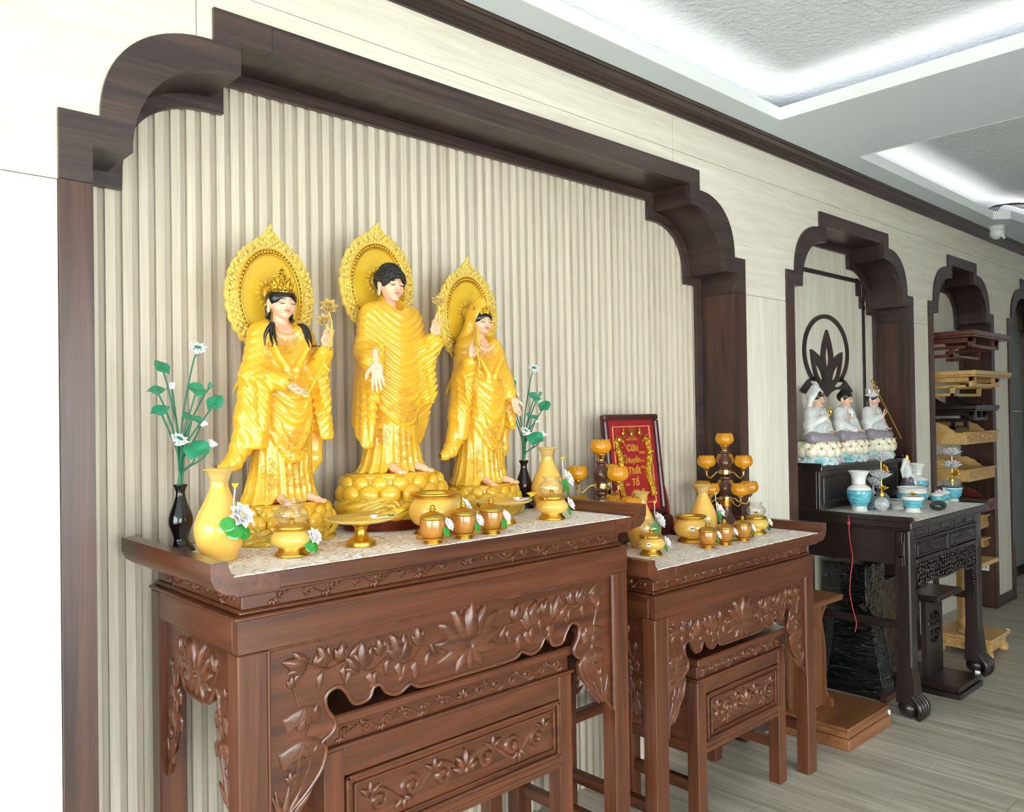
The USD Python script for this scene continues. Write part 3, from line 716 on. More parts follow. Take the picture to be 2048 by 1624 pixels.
def drawer_table(loc, W, D, H, dh, label, bottom):
    """small table with a drawer that slides under the altar. dh: (z0, z1) of the drawer opening"""
    t = thing('drawer_table', label, 'side table', loc)
    h = W / 2; zt = H; zf = H - .10
    for s in (-1, 1):
        for b in (0, 1):
            y0 = D - .06 if b else 0
            part(t, 'leg', bx(*sorted((s * h, s * (h - .065))), y0, y0 + .06, 0, zf - .001, .004), 'altar_z')
        part(t, 'side_panel', bx(*sorted((s * (h - .012), s * (h - .03))), .06, D - .06, bottom, zf, .002), 'altar_y')
        for za, zb in ((zf - .06, zf), (bottom, bottom + .05)): part(t, 'side_rail', bx(*sorted((s * (h - .004), s * (h - .02))), .06, D - .06, za, zb, .003), 'altar_y')
        part(t, 'stretcher', bx(*sorted((s * (h - .015), s * (h - .05))), .05, D - .05, .16, .21, .003), 'altar_y')
    part(t, 'top_rail', bx(-h + .065, h - .065, .002, .03, dh[1], zf, .002), 'altar_x')
    part(t, 'bottom_rail', [bx(-h + .065, h - .065, .002, .03, bottom, dh[0], .002), bx(-h + .062, h - .062, -.003, .01, bottom + .012, bottom + .024, .003)], 'altar_x')
    part(t, 'back_panel', bx(-h + .06, h - .06, D - .03, D - .01, bottom, zf, .002), 'altar_x')
    d0, d1 = dh; x = h - .068
    dr = part(t, 'drawer', [bx(-x, x, .006, .03, d0 + .003, d1 - .003, .004), ], 'altar_x')
    fr = []
    for q, w in ((.0, .012), (.026, .007)):
        X, A, B = x - q, d0 + .003 + q, d1 - .003 - q
        fr += [bx(-X, X, -.006, .008, B - w, B, .003), bx(-X, X, -.006, .008, A, A + w, .003), bx(-X, -X + w, -.006, .008, A, B, .003), bx(X - w, X, -.006, .008, A, B, .003)]
    part(dr, 'drawer_moulding', fr, 'altar_x')
    part(dr, 'drawer_carving', mv(scroll_band(2 * x - .13, (d1 - d0) * .66, 0, 3, 5), 0, .006, (d0 + d1) / 2), 'carved', 50)
    part(dr, 'knob', mv(rot(lathe([(0, -.016), (.010, -.014), (.0125, -.008), (.008, -.002), (.006, .006), (0, .006)], 14), 90, 'x'), 0, -.006, (d0 + d1) / 2 - .012) if False else ball(0, -.008, (d0 + d1) / 2 - .012, .013, 2, (1, .7, 1)), 'carved', True)
    part(t, 'waist_moulding', [bx(-h - .008, h + .008, -.008, D, zf, zf + .010, .003)], 'altar_x')
    part(t, 'frieze', bx(-h + .010, h - .010, .010, D, zf + .010, zt - .035, .002), 'altar_x')
    part(t, 'frieze_carving', mv(scroll_band(W - .10, .060, 0, 6, 6), 0, .0095, (zf + zt - .025) / 2), 'carved', 50)
    part(t, 'tabletop', [bx(-h - .012, h + .012, -.014, D + .005, zt - .030, zt, .005), bx(-h, h, -.004, D, zt - .036, zt - .03, .002)], 'altar_x')
    return t

Z1, Z2 = 1.405, 1.185
T1 = altar_table((1.647, -.45, 0), 1.526, .60, 1.285, Z1, 'taller and nearer of the two brown carved altar tables, holding the three golden statues', 0.0)
T2 = altar_table((3.221, -.45, 0), 1.292, .56, 1.065, Z2, 'lower of the two brown carved altar tables, holding the red plaque and candelabra', -.20)
runner(.862, 2.392, -.485, .12, Z1, 'white and tan patterned runner on the taller brown altar, under the golden statues')
runner(2.553, 3.849, -.485, .08, Z2, 'white and tan patterned runner on the lower brown altar, under the red plaque')
drawer_table((1.65, -.40, 0), 1.00, .44, .966, (.585, .785), 'larger carved drawer table tucked under the taller brown altar', .54)
drawer_table((3.295, -.40, 0), .735, .42, .745, (.375, .585), 'smaller carved drawer table tucked under the lower brown altar', .33)
# ================================================================== VASES, LAMPS, CUPS
def applique(r=.030, leaves=3, stems=True, pod=True):
    """enamel lotus that stands off a pot, flower facing -y; returns [(name, mesh, material)]"""
    fl = lotus([(8, r * 1.15, r * .85, 18, .15 * r, 0, 0), (7, r * 1.0, r * .8, 42, .12 * r, .002, 20), (5, r * .75, r * .65, 66, .1 * r, .003, 5)])
    fl = rot(fl, 62, 'x')
    out = [('lotus_flower', fl, 'lotus_white'), ('flower_heart', ball(0, -r * .42, r * .2, r * .22, 1), 'yellow_enamel')]
    lv = []
    for k in range(leaves):
        a = [(-.5, -1.0, .8), (.35, -1.25, .7), (-1.15, -.45, .6), (.95, -.75, .5)][k]
        d = lathe([(0, 0), (.35, .06), (.75, .12), (1.0, .02), (.75, .06), (0, -.05)], 12, lambda T, R, Z: (R * (1 + .10 * np.sin(6 * T)), Z + .10 * R * np.sin(6 * T)))
        d = scl(d, r * a[2]); lv.append(mv(rot(rot(d, 70, 'x'), a[0] * 30, 'z'), a[0] * r, -.1 * r, a[1] * r))
    out.append(('lotus_leaf', cat(lv), 'leaf_enamel'))
    if stems:
        out.append(('stem', [tube(smoothp([(-.1 * r, .1 * r, -.4 * r), (-.3 * r, .25 * r, .9 * r), (-.1 * r, .35 * r, 2.4 * r)], 5), .0018, 6)], 'lotus_white'))
    if pod:
        out.append(('seed_pod', mv(rot(lotus([(8, .42 * r, .28 * r, 55, .1 * r, 0, 0)]), 0), -.1 * r, .32 * r, 2.4 * r), 'yellow_enamel'))
    return out
def add(t, items, M=None):
    for n, m, a in items:
        if isinstance(m, list): m = cat(m)
        if M is not None: m = M(m)
        part(t, n, m, a, 40)

def amber_vase(loc, label, rz=0, ry=8):
    t = thing('amber_vase', label, 'vase', loc, rz, 'amber resin vases on the two brown altars')
    body = lathe(np.array(smoothp([(.043, 0), (.047, .005), (.0465, .012), (.060, .042), (.0675, .078), (.066, .102), (.055, .132), (.038, .166), (.0262, .195), (.0240, .209), (.0275, .229), (.036, .243), (.0425, .2475), (.0405, .250), (.034, .246), (.022, .21), (.0, .19)], 4)), 48)
    part(t, 'body', cat([body, lathe([(0, 0), (.043, 0)], 48)]), 'amber_pot', 60)
    add(t, applique(.033, 3), lambda m: rot(mv(m, .012, -.072, .120), ry))
    return t
def black_vase(loc, label):
    t = thing('black_vase', label, 'vase', loc, 0, 'slim black vases of lotus stems')
    pr = smoothp([(.0, 0), (.0385, 0), (.0395, .006), (.036, .014), (.024, .026), (.0195, .038), (.023, .052), (.0325, .078), (.0345, .092), (.031, .112), (.020, .142), (.0135, .165), (.0142, .180), (.0205, .194), (.0190, .195), (.012, .182), (.0, .16)], 4)
    part(t, 'body', lathe(pr, 40), 'black_gloss', 60)
    return t
HEADS = [('F', 0.054, 0.586), ('l', -0.043, 0.540), ('l', -0.071, 0.470), ('B', -0.009, 0.478), ('l', 0.041, 0.474), ('b', 0.102, 0.483), ('l', 0.104, 0.436), ('l', -0.066, 0.413), ('l', 0.019, 0.389), ('W', 0.070, 0.367), ('F', -0.028, 0.317), ('L', 0.030, 0.297), ('W', 0.081, 0.305)]
DY = [.0, .02, -.02, .03, -.03, .03, -.01, -.03, -.045, .02, -.05, -.05, -.02]
def bouquet(loc, label, rz=0, sc=1.0):
    t = thing('lotus_bouquet', label, 'artificial flowers', loc, rz, 'green and white lotus sprays in the black vases', sc=sc)
    r = np.random.default_rng(5)
    for i, ((k, x, z), dy) in enumerate(zip(HEADS, DY)):
        a = np.array([.004 * (i % 4 - 1.5), .004 * (i // 4 - 1), .165]); e = np.array([x, dy, z])
        bend = np.array([x * .18, dy * .2, .165 + (z - .165) * .55])
        p = smoothp([a, a * .6 + bend * .4 + [0, 0, .02], bend, e - [x * .25, dy * .2, .035], e], 5)
        st = part(t, 'stem', tube(p, .0026, 7), 'stem_green', True)
        if k in 'lL':
            R = .0245 if k == 'l' else .032
            d = lathe([(.001, -.002), (.3, .02), (.7, .10), (1.0, .12), (.98, .15), (.7, .13), (.3, .045), (0, .02)], 22, lambda T, RR, Z: (RR * (1 + .06 * np.sin(5 * T + i) + .03 * np.sin(11 * T)), Z + .16 * RR ** 2 * np.sin(3 * T + i) + .02 * RR * np.sin(16 * T)))
            d = scl(d, R * 1.15); d = rot(d, 40 + 18 * math.sin(i * 2.3), 'x'); d = rot(d, -20 + 50 * math.sin(i * 1.7), 'z')
            part(st, 'lotus_leaf', mv(d, *e), 'lotus_green', 50)
        elif k == 'F':
            m = rot(rot(lotus([(8, .030, .021, 45, .008, 0, 0), (7, .027, .020, 62, .007, .001, 25)]), 40, 'x'), -10 + 30 * (i > 5), 'z')
            part(st, 'lotus_flower', mv(m, *e), 'lotus_white', 40)
            h = rot(rot(lathe([(0, 0), (.007, 0), (.0145, .016), (.0135, .020), (0, .0205)], 14), 40, 'x'), -10, 'z')
            part(st, 'seed_head', mv(h, *e), 'lotus_green', 40)
        elif k in 'BW':
            m = lotus([(6, .020, .013, 74, .006, 0, 0), (5, .020, .012, 84, .004, .001, 30)] if k == 'B' else [(7, .022, .013, 50, .005, 0, 0), (6, .021, .013, 70, .004, .001, 20)])
            if k == 'W': m = rot(m, 40, 'y')
            part(st, 'lotus_bud' if k == 'B' else 'lotus_flower', mv(m, *e), 'lotus_white', 40)
        else:
            part(st, 'lotus_bud', mv(rot(lotus([(6, .018, .012, 70, .004, 0, 0)]), 30, 'y'), *e), 'lotus_green', 40)
    return t
def tag_sticker(t, m):
    s = part(t, 'price_sticker', m, 'paper_white', False, label='white price sticker')
    return s
def oil_lamp(loc, label, rz=0):
    t = thing('oil_lamp', label, 'oil lamp', loc, rz, 'amber oil lamps with clear chimneys on the two brown altars')
    part(t, 'foot', lathe([(0, 0), (.047, 0), (.049, .004), (.046, .009), (.039, .016), (.0365, .023)], 40), 'gold_satin', 60)
    part(t, 'body', lathe(smoothp([(.0365, .0225), (.050, .030), (.059, .043), (.058, .056), (.049, .068), (.045, .072)], 4), 44), 'amber_pot', 60)
    part(t, 'collar', lathe(smoothp([(.044, .0715), (.049, .076), (.050, .082), (.045, .088), (.034, .089), (.0, .089)], 4), 40), 'gold_satin', 60)
    part(t, 'wick_knob', [tube([(-.046, 0, .080), (-.058, 0, .080)], .003, 8), ball(-.060, 0, .080, .006, 1)], 'gold')
    part(t, 'burner', [lathe([(.012, .089), (.008, .095), (.006, .10), (0, .10)], 14), lotus([(8, .013, .008, 45, .004, .098, 0), (6, .011, .007, 68, .003, .099, 20)])], 'gold')
    rim = lambda T, R, Z: (R * (1 + .05 * np.sin(8 * T) * np.clip((Z - .145) / .012, 0, 1)), Z + .0025 * np.sin(8 * T) * np.clip((Z - .145) / .012, 0, 1))
    part(t, 'glass_chimney', lathe(smoothp([(.032, .089), (.040, .098), (.0465, .113), (.043, .127), (.031, .138), (.027, .143), (.028, .149), (.036, .157)], 5), 48, rim), 'clear_glass', True)
    add(t, applique(.022, 2, False, False), lambda m: rot(mv(m, .016, -.060, .052), 18))
    return t
def fruit_stand(loc, label, rz=0):
    t = thing('offering_dish', label, 'footed dish', loc, rz, 'amber footed dishes on the tall altar')
    part(t, 'foot', lathe(smoothp([(0, 0), (.042, 0), (.044, .005), (.041, .016), (.028, .024), (.020, .034), (.018, .046), (.021, .058), (.029, .066), (0, .067)], 4), 36), 'gold_satin', 60)
    part(t, 'dish', lathe(smoothp([(0, .0665), (.045, .068), (.085, .074), (.102, .082), (.104, .0845), (.10, .0845), (.08, .079), (.04, .0745), (0, .0735)], 4), 56), 'amber_pot', 60)
    p = smoothp([(.02, -.052, .084), (.045, -.07, .088), (.075, -.062, .089), (.104, -.045, .092)], 6)
    part(t, 'lotus_branch', tube(p, .0016, 6), 'lotus_white')
    part(t, 'lotus_flower', mv(lotus([(7, .014, .009, 38, .003, 0, 0), (6, .012, .008, 62, .002, .001, 20)]), .012, -.052, .084), 'lotus_white')
    part(t, 'lotus_flower', mv(lotus([(9, .020, .010, 34, .004, 0, 0), (7, .016, .009, 58, .003, .001, 15)]), .106, -.044, .090), 'yellow_enamel', label='yellow lotus on the rim')
    lf = [mv(scl(lathe([(0, 0), (.6, .1), (1, .3), (.6, .2), (0, .08)], 12), .013), x, y, .087) for x, y in ((.062, -.068), (.070, -.058))]
    part(t, 'lotus_leaf', lf, 'leaf_enamel')
    return t
def incense_bowl(loc, label, rz=0, s=1.0):
    t = thing('incense_bowl', label, 'incense bowl', loc, rz, 'amber incense bowls with gold rims', sc=s)
    part(t, 'foot', lathe(smoothp([(0, 0), (.058, 0), (.060, .004), (.056, .012), (.046, .020), (.047, .024)], 4), 44), 'gold_satin', 60)
    part(t, 'body', lathe(smoothp([(.046, .023), (.066, .034), (.078, .055), (.0785, .072), (.073, .090), (.063, .102), (.060, .106)], 4), 52), 'amber_pot', 60)
    part(t, 'rim', lathe(smoothp([(.060, .105), (.068, .110), (.0735, .116), (.0735, .121), (.068, .1235), (.061, .121), (.057, .112), (.055, .098), (.0, .096)], 4), 48), 'gold_satin', 60)
    add(t, applique(.024, 3, False, False), lambda m: rot(mv(m, 0, -.086, .074), 62))
    return t
def lidded_cup(loc, label, rz=0):
    t = thing('lidded_cup', label, 'lidded cup', loc, rz, 'amber lidded cups with gold lids on the two brown altars')
    part(t, 'saucer', lathe(smoothp([(0, 0), (.027, 0), (.028, .004), (.026, .008), (.036, .012), (.050, .0165), (.052, .019), (.046, .0185), (.028, .016), (0, .016)], 4), 40), 'gold_satin', 60)
    part(t, 'cup', lathe(smoothp([(0, .0165), (.025, .0165), (.031, .020), (.037, .036), (.0395, .054), (.0385, .070), (.0375, .074)], 4), 44), 'amber_cup', 60)
    part(t, 'lid', lathe(smoothp([(.0385, .073), (.0405, .0755), (.0405, .079), (.034, .086), (.022, .092), (.010, .096), (.006, .098), (.0105, .101), (.0105, .104), (.006, .106), (.0075, .110), (.005, .1145), (0, .116)], 4), 40), 'gold_satin', 60)
    add(t, applique(.019, 2, False, False), lambda m: rot(mv(m, .008, -.043, .054), 30))
    return t

def glass_lotus(s=1.0):
    m = lathe(smoothp([(.014, 0), (.033, .005), (.044, .018), (.0465, .031), (.0435, .046), (.036, .059), (.033, .056), (.038, .040), (.038, .026), (.026, .011), (0, .007)], 4), 48,
              lambda T, R, Z: (R * (1 + .05 * np.abs(np.sin(4 * T)) * np.clip(Z / .03, 0, 1) - .02), Z + .007 * (np.abs(np.sin(7 * T)) - .4) * np.clip((Z - .040) / .014, 0, 1)))
    return m
def candelabra(loc, label, rz=0, tiers=((.146, .128, (32, 104, 176, 248, 320)), (.287, .108, (32, 152, 272)))):
    t = thing('lotus_candelabra', label, 'candelabra', loc, rz, 'lotus candelabra on the lower altar')
    part(t, 'base', lathe(smoothp([(0, 0), (.085, 0), (.088, .006), (.084, .013), (.070, .018)], 4), 40), 'copper_gold', 60)
    part(t, 'pedestal', lathe(smoothp([(.070, .018), (.052, .030), (.036, .055), (.027, .085), (.025, .105)], 4), 36), 'copper_brown', 60)
    part(t, 'sleeve', lathe([(.026, .105), (.028, .107), (.028, .133), (.026, .136)], 30), 'copper_gold', 40)
    part(t, 'baluster', lathe(smoothp([(.024, .158), (.024, .165), (.033, .178), (.038, .198), (.034, .216), (.023, .232), (.021, .242), (.027, .252), (.025, .262)], 4), 32), 'copper_brown', 60)
    part(t, 'baluster', lathe(smoothp([(.024, .300), (.024, .306), (.033, .318), (.037, .336), (.032, .356), (.022, .372), (.019, .382), (.025, .390), (.022, .397)], 4), 32), 'copper_brown', 60)
    part(t, 'finial_cup', lathe(smoothp([(.014, .397), (.013, .404), (.020, .418), (.024, .428), (0, .428)], 4), 24), 'brass', 60)
    part(t, 'glass_lotus', mv(glass_lotus(), 0, 0, .428), 'amber_glass', 60)
    for z, R, angs in tiers:
        part(t, 'ring', lathe([(.026, z - .012), (.031, z - .011), (.031, z + .011), (.026, z + .012), (0, z + .012)], 30), 'brass', 40)
        for a in angs:
            p = smoothp([(.028, 0, z), (.05, 0, z - .002), (.072, 0, z - .020), (R - .02, 0, z - .030), (R - .003, 0, z - .016), (R, 0, z + .005)], 5)
            arm = part(t, 'arm', [rot(tube(p, .0042, 8), a)], 'brass')
            c, s = R * math.cos(math.radians(a)), R * math.sin(math.radians(a))
            part(arm, 'cup', mv(lathe(smoothp([(.008, 0), (.0075, .004), (.015, .014), (.019, .024), (0, .024)], 4), 20), c, s, z + .003), 'brass', 60)
            part(arm, 'glass_lotus', mv(rot(glass_lotus(), a), c, s, z + .026), 'amber_glass', 60)
    return t

# ---- on the taller altar
TZ = Z1 + .0025
bv = black_vase((.923, .013, Z1), 'slim black vase at the far left back corner of the taller altar')
dup(bv, 'slim black vase between the right golden statue and the amber vase', (2.330, .020, TZ))
bq = bouquet((.923, .013, Z1), 'green and white lotus spray in the left black vase, beside the left golden statue')
dup(bq, 'green and white lotus spray in the black vase right of the three golden statues', (2.330, .020, TZ), -14, sc=.96)
av = amber_vase((.935, -.232, TZ), 'large amber vase with white lotus, frontmost left on the taller altar', 0, 10)
dup(av, 'amber vase half hidden behind the oil lamp at the right end of the taller altar', (2.362, -.085, TZ), 25)
ol = oil_lamp((1.106, -.317, TZ), 'amber oil lamp in front of the left golden statue')
dup(ol, 'amber oil lamp near the right end of the taller altar', (2.143, -.321, TZ), 20)
fs_ = fruit_stand((1.333, -.312, TZ), 'amber footed dish left of the cups on the taller altar', 0)
dup(fs_, 'amber footed dish behind the rightmost cup on the taller altar', (1.945, -.275, TZ), 8)
ib = incense_bowl((1.640, -.277, TZ), 'large amber incense bowl behind the three cups on the taller altar', 0, 1.1)
lc = lidded_cup((1.507, -.437, TZ), 'amber lidded cup, leftmost of three on the taller altar')
dup(lc, 'amber lidded cup, middle of three on the taller altar', (1.633, -.431, TZ), 3)
dup(lc, 'amber lidded cup, rightmost of three on the taller altar', (1.755, -.424, TZ), -2)
# ---- on the lower altar
UZ = Z2 + .0025
dup(av, 'amber vase peeking out behind the left oil lamp on the lower altar', (2.925, -.118, UZ), 6)
dup(av, 'amber vase behind the incense bowl on the lower altar', (3.395, -.129, UZ), 30)
ol2 = oil_lamp((2.800, -.265, UZ), 'amber oil lamp with white price sticker at the left of the lower altar', 14)
dup(ol, 'amber oil lamp at the right end of the lower altar', (3.632, -.275, UZ), 22)
ib2 = incense_bowl((3.213, -.181, UZ), 'amber incense bowl with white price sticker on the lower altar', 20)
def sticker(t, r, z, az, w=.011):
    n = 8; a = np.radians(az) + np.linspace(-w / r, w / r, n); q = []
    for rr in (r, r + .0012): q += [(rr * math.cos(x), rr * math.sin(x), zz) for x in a for zz in (z - w, z + w)]
    part(t, 'price_sticker', hull(q), 'paper_white', False, label='white price sticker')
    part(t, 'sticker_print', hull([(rr * math.cos(x), rr * math.sin(x), zz) for rr in (r + .0005, r + .0016) for x in (a[1], a[3], a[4], a[6]) for zz in (z - .002, z + .003)]), 'ink_grey', False)
sticker(ib2, .0785, .070, 200)
sticker(ol2, .0585, .052, 195, .008)
dup(lc, 'amber lidded cup, leftmost of three on the lower altar', (3.108, -.342, UZ), 8)
dup(lc, 'amber lidded cup, middle of three on the lower altar', (3.240, -.344, UZ), 8)
dup(lc, 'amber lidded cup, rightmost of three on the lower altar', (3.396, -.343, UZ), 8)
cd = candelabra((3.765, -.02, UZ), 'lotus candelabra against the dark pillar, at the right end of the lower altar', 0)
dup(cd, 'lotus candelabra in front of the red plaque on the lower altar', (2.740, -.045, UZ), -10)

# ---- red plaque on its stand
pq = thing('ancestor_plaque', 'framed red plaque with gilt lettering and dragons, on the lower altar', 'plaque', (3.120, .045, UZ))
PW2, PH, PT = .205, .495, 6.0
def PL(m): return mv(rot(m, -PT, 'x'), 0, 0, .105)
part(pq, 'backboard', PL(bx(-PW2 + .01, PW2 - .01, .004, .016, .01, PH - .01)), 'red_velvet', False)
fr = Polygon([(-PW2, 0), (PW2, 0), (PW2, PH), (-PW2, PH)]).difference(sbox(-PW2 + .027, .027, PW2 - .027, PH - .027))
for g in (('frame_rail', sbox(-PW2, 0, PW2, .027)), ('frame_rail', sbox(-PW2, PH - .027, PW2, PH)), ('frame_stile', sbox(-PW2, .0275, -PW2 + .027, PH - .0275)), ('frame_stile', sbox(PW2 - .027, .0275, PW2, PH - .0275))):
    b = g[1].bounds; part(pq, g[0], PL(bx(b[0], b[2], -.016, .02, b[1], b[3], .006)), 'lacquer_maroon')
iw, i0, i1 = PW2 - .062, .062, PH - .055
part(pq, 'inner_border', [PL(bx(*q, c=.001)) for q in ((-iw, iw, -.004, .003, i0, i0 + .006), (-iw, iw, -.004, .003, i1 - .006, i1), (-iw, -iw + .006, -.004, .003, i0, i1), (iw - .006, iw, -.004, .003, i0, i1))], 'gilt_frame', False)
def words(s, h, cx, z, mat_, bold=False, nm='lettering'):
    m = meshkit.text_mesh(s, h, .003, bold); b = m.bounds; v = m.vertices
    m.vertices = np.stack([v[:, 0] - (b[0, 0] + b[1, 0]) / 2 + cx, .004 - v[:, 2], v[:, 1] + z], 1)
    part(pq, nm, PL(m), mat_, False)
for s, z in (('Cửu', .318), ('Huyền', .262), ('Thất', .208), ('Tổ', .152)): words(s, .033 if s != 'Huyền' else .026, 0, z, 'gold_thread', True)
words('CUNG TRỪNG', .0095, 0, .370, 'gold_thread')
for s, x, z in (('Kính', -.068, .292), ('Thờ', -.068, .262), ('Tổ', -.068, .232), ('Trọng', .068, .305), ('Tổ', .070, .262), ('Tông', .070, .232), ('Đức', -.060, .155), ('Muôn', .0, .122), ('Đời', .052, .122)): words(s, .0115, x, z, 'gold_thread')
for s in (-1, 1):
    rr = np.random.default_rng(8 + s)
    t_ = np.linspace(0, 1, 40); xs = s * (.112 + .012 * np.sin(t_ * 9 + s)); zs = .095 + .275 * t_
    body = tube(np.stack([xs, np.full(40, .0), zs], 1), .008 + .013 * np.sin(PI * np.clip(t_ * .9 + .1, 0, 1)) ** .7, 10)
    sp = [ball(s * (.112 + .012 * math.sin(a * 9 + s)) + rr.normal(0, .011), -.008, .095 + .275 * a, rr.uniform(.006, .011), 1, (1, .8, .7)) for a in np.linspace(0, 1, 60)]
    hd = [ball(s * .098, -.006, .375, .016, 2, (1.2, .7, .9)), ball(s * .080, -.006, .368, .009, 1)] + [tube([(s * .105, -.003, .38), (s * (.115 + .012 * k), -.003, .40 - .008 * k)], [.003, .0008], 5) for k in range(4)] + [tube([(s * .085, -.003, .37), (s * (.06 - .006 * k), -.003, .372 - .018 * k)], [.002, .0008], 5) for k in range(3)]
    part(pq, 'gilt_dragon', PL(cat([body] + sp + hd)), 'gold_relief', 50)
    part(pq, 'gilt_lantern', PL(cat([ball(s * .062, -.003, .405, .013, 2, (1, .5, 1)), ball(s * .062, -.003, .421, .006, 1), tube([(s * .062, -.003, .432), (s * .062, -.003, .385)], .0015, 5)])), 'gold_satin')
part(pq, 'gilt_sunburst', PL(cat([ball(0, -.003, .40, .012, 2, (1, .5, 1))] + [tube([(.014 * math.cos(a), -.002, .40 + .014 * math.sin(a)), (.042 * math.cos(a), -.002, .40 + .042 * math.sin(a))], .0011, 5) for a in np.linspace(.1, PI - .1, 11)] + [ball(.012 * k, -.002, .388 - .002 * abs(k), .006, 1, (1, .5, .6)) for k in range(-2, 3)])), 'gold_satin')
part(pq, 'gilt_lotus', PL(mv(cat(lotus_relief(0, 0, .026, 0, .006)), 0, .003, .10)), 'gold_satin')
for s in (-1, 1): part(pq, 'gilt_leaves', PL(mv(cat([leaf2(s * .03 + s * .012 * k, .012 * (k % 2), 60 * k, .02, .009, .004) for k in range(5)]), 0, .003, .088)), 'gold_satin')
part(pq, 'stand_rail', bx(-PW2 - .012, PW2 + .012, -.03, .05, .0, .10, .006), 'lacquer_maroon')
for s in (-1, 1):
    o = [(-.065, 0), (-.06, .03), (-.045, .055), (-.036, .058), (-.034, .085), (-.022, .098), (-.012, .10), (-.006, .16), (.012, .23), (.03, .23), (.05, 0)]
    part(pq, 'bracket', prism_x(Polygon(sm_open(o, 3).tolist()).buffer(0), s * (PW2 + .013) - .007, s * (PW2 + .013) + .007), 'red_wood', 30)
    part(pq, 'stand_foot', bx(s * (PW2 + .013) - .014, s * (PW2 + .013) + .014, -.085, .06, 0, .03, .004), 'lacquer_maroon')
# ================================================================== THE THREE GOLDEN STATUES
def front_y(fn, x, z, y0=-.30, y1=.12, n=64):
    """y of the first surface met from the front at each (x, z)"""
    x, z = np.atleast_1d(np.asarray(x, float)), np.atleast_1d(np.asarray(z, float)); ys = np.linspace(y0, y1, n)
    P = np.stack([np.repeat(x, n), np.tile(ys, len(x)), np.repeat(z, n)], 1); D = fn(P).reshape(len(x), n)
    k = np.argmax(D < 0, axis=1); k = np.where((D < 0).any(1), np.maximum(k, 1), n - 1); r = np.arange(len(x))
    a, b = D[r, k - 1], D[r, k]; t = np.clip(a / np.where(a == b, 1, a - b), 0, 1)
    return ys[k - 1] + t * (ys[1] - ys[0])
def onto(fn, pts, lift=.0, **kw):
    p = np.asarray(pts, float); y = front_y(fn, p[:, 0], p[:, 1], **kw); return np.stack([p[:, 0], y - lift, p[:, 1]], 1)

# ---- head, in units of its own height: chin at z = -.5, top of the skull at +.5, looking to -y
def head_sdf(P):
    Q = P.copy(); Q[:, 0] = np.abs(Q[:, 0])
    d = s_ell(Q, (0, .06, .12), (.355, .415, .375))
    d = smin(d, s_ell(Q, (0, -.085, -.16), (.275, .27, .325)), .12)
    d = smin(d, s_ell(Q, (.15, -.20, -.13), (.135, .13, .15)), .07)
    d = smin(d, s_ell(Q, (0, -.29, -.405), (.10, .085, .075)), .07)
    d = smax(d, -s_ell(Q, (.148, -.405, .045), (.105, .06, .05)), .045)
    d = smin(d, s_ell(Q, (.148, -.315, .035), (.092, .05, .05)), .018)
    d = smin(d, s_cap(Q, (0, -.345, .10), (0, -.435, -.095), .028, .046), .045)
    d = smin(d, s_ell(Q, (.042, -.385, -.105), (.035, .04, .03)), .02)
    d = smin(d, s_ell(Q, (0, -.352, -.212), (.085, .032, .022)), .018)
    d = smin(d, s_ell(Q, (0, -.347, -.248), (.070, .034, .024)), .018)
    d = smin(d, s_ell(Q, (.345, .05, .0), (.035, .085, .15)), .03)
    d = smin(d, s_ell(Q, (.345, .03, -.22), (.042, .055, .13)), .04)
    return d
def neck_sdf(P):
    d = s_cap(P, (0, .04, -.35), (0, .07, -.80), .195, .215)
    d = smin(d, s_ell(P, (0, .12, -1.02), (.70, .36, .30)), .18)
    return smin(d, s_ell(P, (0, -.08, -1.28), (.55, .36, .38)), .15)
